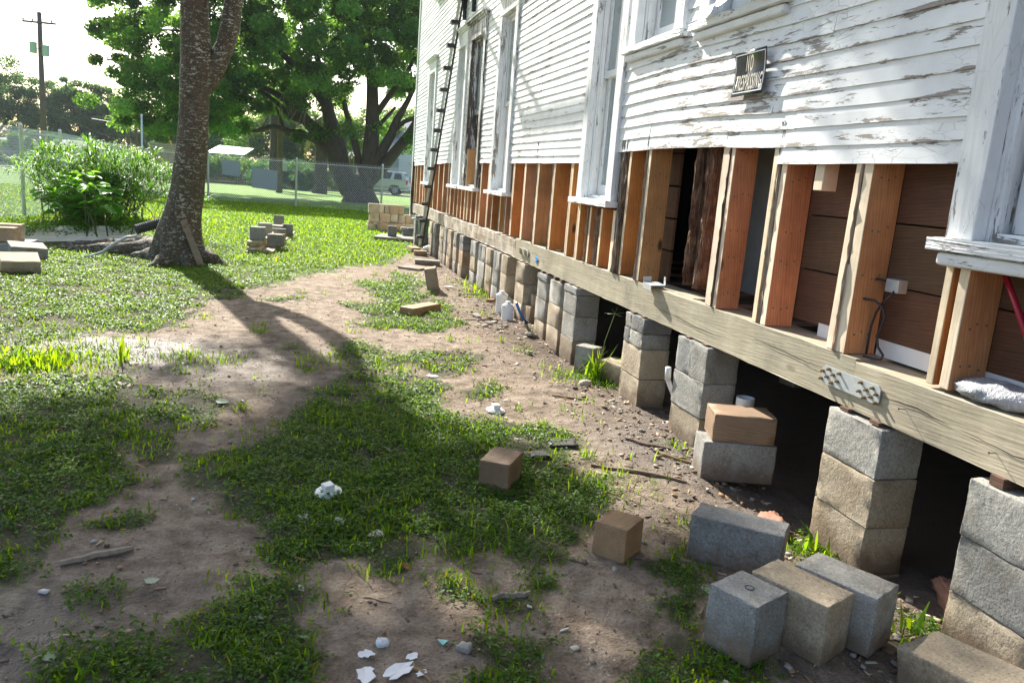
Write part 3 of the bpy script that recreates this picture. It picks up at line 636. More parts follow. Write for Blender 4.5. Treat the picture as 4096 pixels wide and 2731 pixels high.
b1=beam(-3.2,2.545,WX-.002,.538,.722,M['treated'],.0012,1,.003)
b2=beam(2.55,7.74,WX,.538,.732,M['treated'],.0018,4,.004)
b3=beam(7.745,15.9,WX-.004,.545,.715,M['oldbeam'],.006,9,.018)
# long drying splits in the beam
for pts in ([(2.0,.628),(1.8,.615),(1.55,.632),(1.3,.62),(1.1,.622)],[(2.37,.632),(2.2,.64),(2.05,.626)],[(3.25,.66),(3.0,.655),(2.85,.648),(2.72,.652)],[(4.3,.62),(4.0,.612),(3.8,.60),(3.55,.605)]):
    mb=MB(); 
    for (ya,za),(yb,zb) in zip(pts[:-1],pts[1:]):
        mb.box((WX-.0045,min(ya,yb),min(za,zb)),(WX-.0025,max(ya,yb),min(za,zb)+.001))
    mb=MB(); P=[]
    fine=[]
    for (ya,za),(yb,zb) in zip(pts[:-1],pts[1:]):
        for q in range(6): fine.append((ya+(yb-ya)*q/6,za+(zb-za)*q/6+random.uniform(-.0015,.0015)))
    fine.append(pts[-1]); n_=len(fine)
    for i,(y,z) in enumerate(fine):
        t=.0022*math.sin(math.pi*(i+.5)/n_)+.0004; P+= [(WX-.0052,y,z-t),(WX-.0052,y,z+t)]
    mb.add(P,[(2*i,2*i+1,2*i+3,2*i+2) for i in range(n_-1)]); hp('split',mb,M['soffit'])
# mending plates with bolts
def plate(y0,y1,z0,z1,bl,big=True):
    mb=MB(); x0=WX-.012; x1=WX-.0065; c=.012
    P=[(y0+c,z0),(y1-c,z0),(y1,z0+c),(y1,z1-c),(y1-c,z1),(y0+c,z1),(y0,z1-c),(y0,z0+c)]
    mb.add([(x0,y,z) for y,z in P]+[(x1,y,z) for y,z in P],[tuple(range(8)),tuple(range(15,7,-1))]+[(i,i+8,(i+1)%8+8,(i+1)%8) for i in range(8)])
    p=hp('mending_plate',mb,M['steel'])
    src=None
    for y,z in bl:
        if src is None:
            m2=MB(); m2.lathe([(.0075,0),(.0075,.002),(.0055,.0025),(.0055,.014),(.0035,.016)],(0,0,0),6,Matrix.Rotation(R(-90),3,'Y'))
            src=m2.build('bolt',M['bolt'],p); o=src
        else: o=src.copy(); C.objects.link(o); o.parent=p
        o.location=(x0-WX,y-6,z)
    return p
plate(2.378,2.72,.597,.668,[(2.711,.644),(2.675,.659),(2.715,.612),(2.68,.627),(2.645,.643),(2.61,.657),(2.649,.610),(2.615,.625),(2.482,.656),(2.416,.652),(2.484,.622),(2.447,.637),(2.392,.634),(2.452,.606),(2.418,.618),(2.389,.603)])
plate(7.215,7.53,.601,.668,[(7.5-.03*(i%3)-.006*(i//3),.655-.018*(i//3)-.004*(i%3)) for i in range(9)]+[(7.33-.03*(i%3)-.006*(i//3),.655-.018*(i//3)-.004*(i%3)) for i in range(9)])
# nails left in the beam
for y,z in ((2.253,.62),(1.86,.60),(7.0,.66)):
    mb=MB(); mb.tube([(WX,y,z),(WX-.03,y,z+.002)],.0016,6); mb.tube([(WX-.03,y,z+.002),(WX-.0315,y,z+.002)],.004,8); hp('nail',mb,M['shim'])
# studs: y of the near edge, thickness, bottom, top, depth, material, set-back
STUDS=[]
def stud(y,z0=.735,z1=1.62,mat='fir',dep=.14,th=.038,x=WX,lean=0): STUDS.append((y,z0,z1,mat,dep,th,x,lean))
nearT=1.66
stud(1.62); stud(2.09,z1=1.175,th=.04); stud(2.158,th=.032,z1=1.6); stud(2.625,th=.05); stud(2.676,th=.02,mat='fir_pale_sunlit',z1=1.08,dep=.05); stud(2.68,th=.012,mat='oldstud',z1=nearT,dep=.04,lean=-.006); stud(2.70,th=.038,lean=.02,dep=.06)
stud(3.19,th=.042); stud(3.235,th=.03,mat='oldstud',dep=.06); stud(3.27,th=.036,dep=.06)
stud(3.654,th=.036,dep=.13); stud(3.692,th=.012,mat='darkwood',dep=.04); stud(3.705,th=.068,dep=.035,lean=.0)
stud(3.93,z0=.79,th=.06,mat='rotten',dep=.11,x=WX+.03); stud(4.05,z0=.80,th=.045,mat='rotten',dep=.10,x=WX+.02)
stud(4.662,th=.038); stud(4.70,th=.03,mat='oldstud',dep=.06)
stud(4.968,th=.038); stud(5.01,th=.05,mat='rotten',dep=.05,x=WX-.004); stud(5.08,th=.05,mat='oldstud',dep=.05,x=WX-.006); stud(5.14,th=.02,mat='fir_pale_sunlit',dep=.10,z1=1.15)
for y in (5.16,5.40,5.63): stud(y,z1=1.15,dep=.09,th=.034)
for y in (5.49,5.71): stud(y,z1=1.15,dep=.05,th=.02,mat='oldstud')
for y in (5.88,6.13,6.61,7.10,7.55,7.98): stud(y,dep=.14,th=.038); stud(y+.043,dep=.05,th=.022,mat='fir_pale_sunlit'); 
for y in (6.68,7.17): stud(y,dep=.05,th=.012,mat='oldstud')
for y in (8.24,8.50,8.88): stud(y,z1=1.13,dep=.12,th=.035); stud(y+.04,z1=1.13,dep=.05,th=.02,mat='oldstud')
for y in (9.13,9.55,): stud(y,dep=.14); stud(y+.045,dep=.05,th=.025,mat='fir_pale_sunlit')
for y in (9.75,10.05,10.3): stud(y,z1=1.13,dep=.12,th=.034); stud(y+.04,z1=1.13,dep=.05,th=.022,mat='fir_pale_sunlit')
for y in (10.5,10.74): stud(y,dep=.14); stud(y+.04,dep=.05,th=.022,mat='fir_pale_sunlit')
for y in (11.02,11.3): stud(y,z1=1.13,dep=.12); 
for y in (11.6,11.85,12.28,12.74,13.22): stud(y,dep=.14); stud(y+.042,dep=.05,th=.026,mat='fir_pale_sunlit')
for y in (13.55,13.9,14.2): stud(y,z1=1.1,dep=.12)
for y in (14.45,14.85,15.3,15.6): stud(y,dep=.14); stud(y+.04,dep=.05,th=.02,mat='fir_pale_sunlit')
for i,(y,z0,z1,mt,dep,th,x,lean) in enumerate(STUDS):
    mb=MB(); old=mt in('rotten','oldstud','darkwood')
    zz1=z1+(.03 if z1>1.3 else 0)
    mb.rbox((dep/2,th/2,(zz1-z0)/2),(dep,th,zz1-z0),min(.003,th*.2) if not old else min(.006,th*.25),14 if old else 4,.0004 if not old else .0035,seed=i,chip=.008 if old else 0)
    if old:
        r2=random.Random(i); fz={}
        mb.v=[(p[0]+fz.setdefault((round(p[0],3),round(p[1],3)),r2.uniform(-.008,.008))+.003*math.sin(p[2]*3.1+i)+r2.uniform(-.0035,.0035),p[1]+fz.setdefault((round(p[1],3),1),r2.uniform(-.004,.004))+r2.uniform(-.002,.002),p[2]) for p in mb.v]
    o=mb.build('stud',M[mt],house,smooth=False)
    if mt=='fir':                                   # sunlight painted in: outward faces get the paler fir colour
        o.data.materials.append(M['fir_pale_sunlit'])
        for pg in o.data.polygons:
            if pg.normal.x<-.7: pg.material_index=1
    o.location=(x-WX,y-6,z0); o.rotation_euler=(lean,0,0)
    # nail heads on the wide face
    if mt=='fir' and dep>.12 and y<6.2:
        nb=MB(); r2=random.Random(i*3); q=.08
        while q<zz1-z0-.08:
            for k in range(3):
                cx=dep*(.25+.25*k)+r2.uniform(-.008,.008); cz=q+r2.uniform(-.012,.012)
                nb.lathe([(.0042,0),(.0042,.0012)],(cx,-.0008,cz),8,Matrix.Rotation(R(90),3,'X'))
            q+=r2.uniform(.13,.24)
        nb.build('nail_heads',M['nail'],o)
# short hanging block, rags of old siding
mb=MB(); mb.rbox((2.105,2.965,1.42),(.07,.06,.13),.003,3,.0005); hp('blocking',mb,M['fir_pale_sunlit'])
mb=MB(); mb.rbox((2.3,3.42,1.3),(.05,.045,.36),.006,8,.006,seed=3,chip=.01); hp('lath',mb,M['rotten'])
# inner wall of wide brown boards
for (y0,y1) in ((.3,3.23),):
    z=.775
    for k in range(4):
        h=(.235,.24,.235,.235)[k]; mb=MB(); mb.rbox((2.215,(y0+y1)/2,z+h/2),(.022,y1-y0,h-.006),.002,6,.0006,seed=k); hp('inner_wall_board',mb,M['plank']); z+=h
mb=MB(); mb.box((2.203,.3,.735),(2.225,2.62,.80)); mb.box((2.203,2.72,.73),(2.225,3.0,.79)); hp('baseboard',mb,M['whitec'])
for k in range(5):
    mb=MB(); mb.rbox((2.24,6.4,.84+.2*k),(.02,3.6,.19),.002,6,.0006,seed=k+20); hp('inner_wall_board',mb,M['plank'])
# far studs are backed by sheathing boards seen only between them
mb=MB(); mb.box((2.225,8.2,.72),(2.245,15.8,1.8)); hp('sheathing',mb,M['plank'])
mb=MB(); mb.box((2.75,3.95,.72),(2.78,4.9,2.6)); hp('partition',mb,M['plank'])
mb=MB(); mb.box((2.7,4.33,.72),(2.74,4.58,2.6)); mb.box((2.95,4.3,.72),(2.99,4.44,2.6)); hp('door_frame',mb,simple('dim_white_paint',(.17,.18,.18),.6,0,.2,8))
# body of the house
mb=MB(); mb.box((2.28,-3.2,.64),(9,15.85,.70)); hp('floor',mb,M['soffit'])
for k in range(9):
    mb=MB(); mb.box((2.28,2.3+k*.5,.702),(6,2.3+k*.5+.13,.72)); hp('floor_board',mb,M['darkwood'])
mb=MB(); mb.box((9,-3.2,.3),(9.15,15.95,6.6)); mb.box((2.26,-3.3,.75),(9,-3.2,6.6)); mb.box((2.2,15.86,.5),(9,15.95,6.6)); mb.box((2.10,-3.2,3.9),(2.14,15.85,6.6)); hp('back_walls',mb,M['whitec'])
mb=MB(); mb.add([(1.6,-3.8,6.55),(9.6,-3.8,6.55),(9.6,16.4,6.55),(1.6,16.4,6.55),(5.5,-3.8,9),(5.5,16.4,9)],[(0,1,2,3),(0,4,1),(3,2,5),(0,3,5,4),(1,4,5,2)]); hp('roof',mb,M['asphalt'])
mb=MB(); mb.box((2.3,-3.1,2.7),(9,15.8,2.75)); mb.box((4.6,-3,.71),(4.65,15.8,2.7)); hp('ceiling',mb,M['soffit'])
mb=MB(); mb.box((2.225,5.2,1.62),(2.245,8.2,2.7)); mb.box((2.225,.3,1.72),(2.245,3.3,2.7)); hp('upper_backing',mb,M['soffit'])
# junction box and cable
mb=MB(); mb.rbox((2.185,2.548,1.018),(.045,.07,.05),.004,3,.0003); eb=hp('electrical_box',mb,M['steel'])
mb=MB(); mb.tube([(2.18,2.58,1.03),(2.155,2.62,1.035),(2.13,2.66,1.015),(2.11,2.672,.985),(2.10,2.66,.962),(2.11,2.63,.955),(2.13,2.585,.955),(2.14,2.55,.935),(2.145,2.535,.90),(2.15,2.55,.86),(2.15,2.565,.82),(2.15,2.55,.78),(2.15,2.515,.755),(2.14,2.51,.74),(2.13,2.54,.736),(2.12,2.585,.735)],.0048,8); mb.tube([(2.165,2.53,1.0),(2.15,2.535,.975),(2.15,2.565,.95),(2.15,2.59,.91),(2.145,2.60,.85),(2.14,2.595,.74)],.0048,8)
hp('cable',mb,M['cable'],eb,True)
mb=MB(); mb.tube([(2.2,2.16,.83),(2.17,2.20,.80),(2.15,2.26,.76),(2.13,2.27,.735),(2.12,2.24,.727)],.002,6); hp('thin_cable',mb,M['cable'],None,True)
# fire escape brackets high on the wall
fe=empty('fire_escape',(2.0,11.2,3.6)); tag(fe,'black steel brackets of the old fire escape high on the clapboards','fire escape')
def bar(name,pts,r,parent,mat='black',n=4): return MB().tube(pts,r,n).build(name,M[mat],parent)
for dy in (0,-.62):
    bar('bracket',[(.03,dy,-.25),(.03,dy,1.6)],.028,fe); bar('bracket',[(.02,dy,.05),(-.9,dy,.95)],.03,fe)
bar('platform',[(-.9,.3,1.0),(-.9,-2,1.0)],.04,fe)
# pole ladder standing against the wall
ld=empty('ladder',(2.0,13.37,0)); tag(ld,'narrow black steel ladder leaning on the far end of the clapboard wall','ladder')
top=(-.05,-2.3,3.75); bot=(-.10,.0,.12)
MB().tube([bot,top],.022,6).build('rail',M['steel'],ld)
MB().tube([(bot[0]+.04,bot[1]-.03,bot[2]),(top[0]+.04,top[1]-.03,top[2])],.016,6).build('rail',M['black'],ld)
for k in range(13):
    t=(k+.5)/13; p=[bot[i]+(top[i]-bot[i])*t for i in range(3)]
    mb=MB(); mb.box((p[0]-.075,p[1]-.05,p[2]-.028),(p[0]+.05,p[1]+.06,p[2]+.022)); mb.build('step',M['black'],ld)
# ------------------------------------------------------------------ piers
ORD=['first','second','third','fourth','fifth','sixth','seventh','eighth','ninth','tenth','eleventh','twelfth','thirteenth','fourteenth','fifteenth','sixteenth','seventeenth','eighteenth','nineteenth','twentieth']
Q='q'  # quarter blocks: two thin courses split down the middle
PIERS=[(1.58,1.905,.505,'gray',['gray','gray','tan']),(2.31,2.622,.523,'tan',['gray','tan','tan']),(3.62,3.969,.53,'gray',['split','gray','tan']),(4.431,4.727,.53,'gray',[Q,'tan','tan']),
 (5.70,6.0,.53,'tan',['cap','gray','tan']),(6.09,6.40,.51,'tan',['gray','tan','tan']),(6.48,6.776,.52,'gray',['capn','gray','tan']),(7.224,7.533,.53,'tan',['tan','tan','tan']),
 (7.90,8.157,.53,'tan',['tan','tan','tan']),(8.27,8.54,.53,'gray',['split','gray','gray']),(8.6,8.91,.53,'tan',['tan','tan','brown']),(8.97,9.33,.53,'gray',['split','gray','gray']),
 (9.5,9.79,.53,'gray',['split','tan','gray']),(10.30,10.55,.53,'brown',[Q,'brown','tan']),(10.77,11.01,.53,'gray',['gray','tan','gray']),(11.17,11.5,.53,'tan',['tan','tan','brown']),
 (11.62,11.82,.53,'gray',['gray','gray','gray']),(11.89,12.2,.53,'tan',['tan','tan','tan']),(12.6,12.83,.53,'gray',['gray','gray','gray']),(12.98,13.25,.53,'tan',['tan','tan','tan'])]
for i,(y0,y1,zt,_,cs) in enumerate(PIERS):
    p=empty('block_pier',(2.03,y0,0)); rr=random.Random(i*5+1)
    top={Q:'thin quarter blocks on top','cap':'a thin grey cap block','capn':'a thin grey cap','split':'its top course split in two','tan':'a tan top block','gray':'a grey top block'}[cs[0]]
    tag(p,f'block pier with {top}, {ORD[i]} from the right under the beam','block pier','block piers under the house wall')
    dy=y1-y0; dx=.19 if i<9 else .18; z=zt; k=0
    def blk(ya,yb,za,zb,mt,xa=0,xb=None):
        global k
        xb=dx if xb is None else xb; k+=1
        mb=MB(); mb.rbox((0,0,0),(xb-xa-.001,yb-ya-.0015,zb-za-.0015),.005,7 if i<5 else 3,.0012,seed=i*31+k,chip=.004)
        o=mb.build('block',M[mt],p,True); o.location=((xa+xb)/2+rr.uniform(-.002,.003),(ya+yb)/2+rr.uniform(-.003,.003),(za+zb)/2); o.rotation_euler=(0,0,rr.uniform(-.008,.008)); return o
    for c in cs:
        h=.19
        if c==Q:
            for lv in (0,1):
                blk(0,dy*.66 if lv==0 else dy*.68,z-.095*(lv+1),z-.095*lv,'gray' if lv else 'dkgray'); blk(dy*.66 if lv==0 else dy*.68,dy,z-.095*(lv+1),z-.095*lv,'dkgray' if lv else 'gray')
        elif c=='split': blk(0,dy*.52,z-h,z,'gray'); blk(dy*.52,dy,z-h,z,'dkgray')
        elif c in('cap','capn'):
            blk(0,dy,z-.055,z,'dkgray',-.004,dx+.01); z-=.055; h=.165; blk(0,dy,z-h,z,'gray')
        else: blk(0,dy,z-h,z,c)
        z-=h
    blk(0,dy,z-.19,z,'tan')
    if i<8:
        for q in (.2,.75):
            g=.538-zt
            for s in range(2 if g>.012 else 1):
                mb=MB(); mb.rbox((0,0,0),(.09,.05,max(.004,g/(2 if g>.012 else 1)-.001)),.001,2,.0002); o=mb.build('shim',M['shim'],p); o.location=(.055,dy*q,zt+.002+(s+.5)*g/(2 if g>.012 else 1))
for i,(x,y,t) in enumerate(((3.0,2.45,.36),(3.6,4.9,.5),(4.0,7.2,.5),(3.4,9.5,.5))):
    p=empty('block_pier',(x,y,-.05)); tag(p,['short dark block pier deep under the floor behind the two nearest piers','block pier in the darkness behind the pier with quarter blocks','block pier in shadow under the middle of the house','furthest block pier in the dark under the floor'][i],'block pier')
    z=0
    while z<.55: 
        mb=MB(); mb.rbox((0,0,.095),(.39,.19,.188),.005,3,.0012,seed=i*9); o=mb.build('block',M['gray'],p,True); o.location=(0,0,z); z+=.19
# ------------------------------------------------------------------ loose blocks and timber
def block(c,d,rz,mat,label,cat='concrete block',name='concrete_block',tilt=(0,0),group=None,holes=(),n=7,r=.006,chip=.004,seed=None,par=None):
    s=seed if seed is not None else int(abs(c[0]*97+c[1]*31+d[0]*7)*10)
    if holes:
        t=empty(name,c); mb=MB(); mb.rbox((0,0,d[2]/2),d,r,n,.0012,seed=s,chip=chip); mb.build('body',M[mat],t,True)
        for (hx,hy,hz,ax) in holes:
            m2=MB(); m2.lathe([(.011,-.004),(.012,.0006),(.0135,.0012),(.0135,-.004)],(0,0,0),12,{'y':Matrix.Rotation(R(90),3,'X'),'z':Matrix.Identity(3)}[ax])
            hh=m2.build('hole',M['soffit'],t,True); hh.location=(hx,hy,hz)
        o=t; o.rotation_euler=(R(tilt[0]),R(tilt[1]),R(rz))
    else:
        mb=MB(); mb.rbox((0,0,d[2]/2),d,r,n,.0012,seed=s,chip=chip); o=mb.build(name,M[mat],None,True)
        o.location=c; o.rotation_euler=(R(tilt[0]),R(tilt[1]),R(rz))
    tag(o,label,cat,group); return o
G_='loose concrete blocks lying in the yard'
def zb(x,y,d=.006): return zz(x,y)-d
block((1.555,2.385,-.01),(.325,.145,.178),-41,'dkgray','long blue-grey block with one hole, lying on the sand behind the three-block row',holes=[(-.01,-.0725,.07,'y')],group=G_)
block((1.29,1.885,-.005),(.165,.165,.192),-64,'dkgray','grey block with a small hole on top, leftmost of the row of three',holes=[(.0,.0,.192,'z')],group=G_)
block((1.478,1.90,-.005),(.255,.150,.192),-64,'tan','tan-topped block between two grey ones in the row of three',group=G_)
block((1.655,1.93,-.005),(.265,.155,.192),-62,'gray','pale grey block with a rusty square stain, rightmost of the row of three',group=G_)
block((1.80,1.56,-.03),(.30,.175,.14),-78,'tan','tan slab block leaning at the foot of the nearest pier',tilt=(4,-7),group=G_)
block((1.14,2.51,-.004),(.150,.128,.128),43,'cut','cut timber cube with faint red marks beside the long grey block','timber block','timber_block',group='cut timber offcuts',r=.003,chip=.001)
block((.862,3.19,-.004),(.20,.135,.128),58,'cut','square timber offcut standing in the middle of the weeds','timber block','timber_block',group='cut timber offcuts',r=.003,chip=.001)
block((2.03,3.25,-.02),(.345,.175,.192),-14,'gray','mossy grey block half buried in front of the second gap, carrying a timber offcut',group=G_)
block((2.05,3.265,.173),(.29,.20,.132),-17,'cut','dark-sided timber offcut with cracked pale end, resting on a grey block','timber block','timber_block',group='cut timber offcuts',r=.003,chip=.003)
block((1.10,7.45,zb(1.1,7.4)),(.47,.15,.08),47,'cut','long tan timber offcut lying across the weeds left of the piers','timber block','timber_block',group='cut timber offcuts',r=.004)
block((1.445,8.86,zb(1.44,8.86)-.02),(.13,.13,.28),-12,'tan','tan block standing on end and leaning left in the rubble',tilt=(6,-11),group=G_)
block((1.76,11.5,zb(1.76,11.5)),(.36,.17,.075),-8,'gray','pale flat block lying behind the leaning block',group=G_)
block((1.5,10.95,zb(1.5,10.95)),(.33,.32,.032),-40,'gray','thin grey paving slab flat on the weeds before a pale block','paving slab','paving_slab',r=.004)
block((1.83,12.75,zb(1.83,12.75)),(.21,.12,.085),-5,'brown','short brown block, nearer of two below the standpipe',group=G_)
block((1.80,13.35,zb(1.8,13.35)),(.15,.33,.085),8,'brown','brown block just behind another brown block below the standpipe',group=G_)
block((2.02,5.30,zb(2.02,5.3)),(.12,.16,.215),35,'gray','grey block on end beside a grass clump between two piers',group=G_)
block((2.17,5.06,zb(2.17,5.06)),(.17,.30,.15),18,'tan','tan block lying beside the grass clump between two piers',group=G_)
block((2.14,10.42,-.04),(.06,.12,.35),4,'brown','thin brown block stood upright against the far piers',group=G_)
block((2.12,7.13,zb(2.12,7.13)),(.13,.17,.17),5,'brown','lower of two small brown blocks beside the blue pipe',group=G_)
block((2.15,7.14,zb(2.12,7.13)+.17),(.10,.12,.11),-6,'brown','upper of two small brown blocks beside the blue pipe',group=G_)
block((2.06,7.88,zb(2.06,7.88)),(.13,.10,.14),30,'gray','broken grey chunk tilted behind the white drain caps',tilt=(20,25),group=G_)
# heap at the left edge
block((-2.76,9.02,.0),(.34,.36,.165),20,'tan','tan block with straw on top, nearest full block of the left heap',tilt=(9,0),group='heap of blocks at the left edge')
block((-3.02,10.1,-.01),(.36,.36,.175),24,'gray','grey chamfered block behind the tan one in the left heap',tilt=(5,4),group='heap of blocks at the left edge')
block((-3.42,10.45,.15),(.40,.19,.165),4,'brown','brown block raised on another in the left heap',group='heap of blocks at the left edge')
block((-3.50,10.85,.13),(.45,.19,.19),4,'tan','tan block just behind the raised brown block in the left heap',group='heap of blocks at the left edge')
block((-3.35,10.3,-.02),(.40,.30,.165),2,'gray','grey block under the raised brown block in the left heap',group='heap of blocks at the left edge')
block((-3.4,10.85,-.03),(.5,.3,.16),2,'gray','grey block at the bottom rear of the left heap',group='heap of blocks at the left edge')
block((-2.96,8.45,-.01),(.30,.40,.175),30,'gray','layered grey block cut off by the left edge of the view',tilt=(4,-6),group='heap of blocks at the left edge')
# lumber with grey blocks
def lumber(c,L,w_,rz,label,th=.038):
    o=block(c,(w_,L,th),rz,'lumber',label,'board','lumber_board',r=.003,chip=0,group='yard lumber laid out on the lawn',n=10); return o
zl=zz(-.5,13)
AN=-4.1
lumber((-.37,13.75,zl),3.75,.20,AN,'widest flat board on the grass, right side of the lumber pile')
for k in range(4):
    y0=(11.9,11.82,11.95,11.86)[k]; b=lumber((-.545+(k%2)*.012,y0+1.9,zl+.04*k),3.75,.185,AN,['bottom board','second board from the bottom','third board from the bottom','topmost board'][k]+' of the left stack in the lumber pile')
lumber((-.60,13.75,zl-.0),3.9,.08,AN,'narrow board on the grass at the left foot of the lumber stack',.025)
for k in (0,1,2):
    mb=MB(); mb.box((-.055,0,0),(.01,.001,.018)); 
    t=mb.build('paper_tag',M['white']); tb=bpy.data.objects['lumber_board.%03d'%(k+1)]; t.parent=tb; t.location=(0.01*k,-1.876,.010)
GB='grey blocks set on the lumber pile'
zt=zl+.16
block((-.63,12.17,zt),(.205,.19,.19),AN,'dkgray','grey block with a side hole, nearest on the left lumber stack',group=GB,n=4)
block((-.40,12.45,zl+.04),(.215,.10,.19),AN,'dkgray','large grey block at the near end of the right board',group=GB,n=4)
block((-.37,12.58,zl+.04),(.215,.12,.19),AN,'brown','brown-sided block hidden just behind the large grey block',group=GB,n=4)
block((-.36,13.45,zl+.04),(.19,.09,.20),AN,'dkgray','slim grey block half way along the right board',group=GB,n=4)
block((-.57,13.15,zt-.02),(.20,.19,.20),AN,'gray','rounded grey block second on the left lumber stack',group=GB,n=4,r=.02)
block((-.26,14.55,zl+.04),(.185,.10,.20),AN,'dkgray','rust-stained grey block at the far end of the right board',group=GB,n=4)
block((-.44,14.35,zt-.02),(.21,.30,.085),AN,'gray','flat grey block lying near the far end of the lumber stack',group=GB,n=4)
block((-.42,15.05,zt),(.17,.09,.19),AN,'dkgray','farthest upright grey block with a centre hole on the lumber pile',group=GB,n=4)
block((-.51,13.85,zt-.02),(.09,.12,.07),AN,'brown','small brown block between grey blocks on the lumber',group=GB,n=4)
# far stack of tan blocks
FS='tan blocks stacked by the far corner of the house'
def far(x0,x1,row,mat,label,y=17.75,dep=.19): block(((x0+x1)/2,y+random.uniform(-.012,.012),-.01+.193*row),(x1-x0-.006,dep,.191),random.uniform(-1,1),mat,label,group=FS,n=3)
far(1.36,1.59,2,'tan','leftmost block of the top row in the far tan stack'); far(1.59,1.70,2,'tan','second block of the top row in the far tan stack'); far(1.70,1.81,2,'tan','third, narrow block of the top row in the far tan stack'); far(1.81,2.13,2,'brown','rightmost long block of the top row in the far tan stack')
far(1.38,1.60,1,'tan','leftmost block of the middle row in the far tan stack'); far(1.60,1.84,1,'brown','second block of the middle row in the far tan stack'); far(1.84,2.0,1,'tan','third block of the middle row in the far tan stack'); far(2.0,2.15,1,'tan','fourth block of the middle row in the far tan stack'); far(2.16,2.31,1,'brown','fifth block of the middle row, where the stack steps down'); far(2.31,2.5,1,'tan','sixth block of the middle row, nearest the house')
far(1.36,1.47,0,'brown','leftmost block of the bottom row in the far tan stack'); far(1.47,1.6,0,'tan','second block of the bottom row in the far tan stack'); far(1.6,1.72,0,'brown','third block of the bottom row in the far tan stack'); far(1.72,2.15,0,'brown','long fourth block of the bottom row in the far tan stack'); far(2.16,2.5,0,'tan','last block of the bottom row, nearest the house')
block((1.62,17.3,-.02),(.22,.16,.22),10,'brown','rough brown chunk in front of the far tan stack',tilt=(5,8),group=G_,chip=.02,n=5)
block((1.47,17.35,-.02),(.18,.14,.16),-20,'tan','broken tan chunk at the left foot of the far stack',tilt=(-8,-18),group=G_,chip=.02,n=5)
block((1.86,15.55,-.03),(.95,.9,.095),-14,'gray','square concrete pad on the grass below the far corner','concrete pad','concrete_pad',n=8,chip=.006)
block((1.66,15.5,.07),(.17,.1,.19),-6,'dkgray','grey block standing on the concrete pad',group=G_,n=4)
block((2.0,15.9,.07),(.2,.15,.09),-4,'dkgray','lower grey block of a pair at the back of the concrete pad',group=G_,n=4)
block((1.93,15.92,.162),(.12,.14,.06),-4,'gray','upper left thin block of the pair on the concrete pad',group=G_,n=4)
block((2.06,15.9,.162),(.12,.14,.06),-2,'gray','upper right thin block of the pair on the concrete pad',group=G_,n=4)
for i,(x,y) in enumerate(((2.1,14.7),(2.42,14.9))):
    p=empty('block_pier',(x,y,0)); tag(p,['grey block pier behind the standpipe, left of a pair','grey block pier behind the standpipe, right of a pair'][i],'block pier','block piers under the house wall')
    for k in range(3):
        mb=MB(); mb.rbox((0,0,.095),(.24,.19,.188),.005,3,.001,seed=i*7+k); o=mb.build('block',M['dkgray' if k else 'gray'],p,True); o.location=(0,0,-.04+.19*k)
# ------------------------------------------------------------------ small things
def drain(c,r_,h_,label,tilt=0,big=True):
    t=empty('capped_drain',c); t.rotation_euler=(R(tilt),0,R(20)); tag(t,label,'drain cap')
    mb=MB(); mb.lathe([(r_,-.1),(r_,h_-.045),(r_*1.08,h_-.044),(r_*1.08,h_-.006),(r_*1.04,h_)],(0,0,0),28); mb.build('pipe',M['white'],t)
    mb=MB(); mb.lathe([(r_*.8,0),(r_*.8,.01),(r_*.76,.012)],(0,0,h_),24); mb.build('plug',M['white'],t)
    mb=MB(); mb.rbox((0,0,h_+.012+.012),(r_*.75,r_*.75,.026),.003,2,0); mb.build('square_lug',M['white'],t); return t
drain((1.89,7.2,zz(1.89,7.2)-.01),.056,.155,'white capped drain pipe spattered with mud, nearer of two by the piers')
drain((1.93,7.62,zz(1.93,7.6)-.01),.056,.20,'white capped drain pipe behind its twin by the piers')
def cap(c,rz,label,tilt=(0,0)):
    t=empty('pipe_plug',c); t.rotation_euler=(R(tilt[0]),R(tilt[1]),R(rz)); tag(t,label,'pipe plug')
    MB().lathe([(.052,0),(.054,.003),(.054,.007),(.046,.010),(.046,.013),(.040,.015)],(0,0,0),32).build('flange',M['white'],t)
    mb=MB(); mb.rbox((0,0,.028),(.042,.042,.026),.004,3,.0003); mb.build('square_lug',M['white'],t)
cap((.125,3.10,zz(.125,3.1)+.016),25,'white threaded plug with square top, nearer one, lying in the weeds',(4,-7))
cap((1.085,4.235,zz(1.085,4.235)+.004),10,'white threaded plug with square top, farther one, at the grass edge',(3,3))
def single(name,mb,mat,label,cat,loc=None,rot=None,smooth=False,group=None):
    o=mb.build(name,M[mat] if isinstance(mat,str) else mat,None,smooth)
    if loc: o.location=loc
    if rot: o.rotation_euler=tuple(R(q) for q in rot)
    tag(o,label,cat,group); return o
single('blue_pipe',MB().tube([(0,0,.2),(.05,.07,.12),(.12,.15,.03),(.18,.23,-.02)],.013,10),'bluep','bright blue plastic pipe slanting into the dirt behind the drain caps','pipe',(1.88,6.87,zz(1.9,6.9)),smooth=True)
st=empty('pvc_stub',(2.06,4.06,.12)); tag(st,'thin white plastic pipe stub with purple primer, leaning out beside a pier','pipe')
MB().tube([(.05,0,.0),(-.03,-.03,.14)],.0135,12).build('pipe',M['white'],st,True); MB().tube([(-.03,-.03,.135),(-.04,-.04,.21)],.0175,14).build('coupling',M['white'],st,True)
mb=MB(); 
mb.lathe([(.043,0),(.043,.035),(.046,.036),(.046,.075),(.040,.075),(.040,.03)],(0,0,0),28); single('pvc_socket',mb,'white','white plastic pipe socket open upwards in the dark behind the timber offcut','pipe',(2.21,3.5,.23),smooth=False)
single('pvc_riser',MB().tube([(0,0,0),(0,0,.26)],.04,20),'white','white plastic riser under the open pipe socket','pipe',(2.21,3.5,-.03),smooth=True)
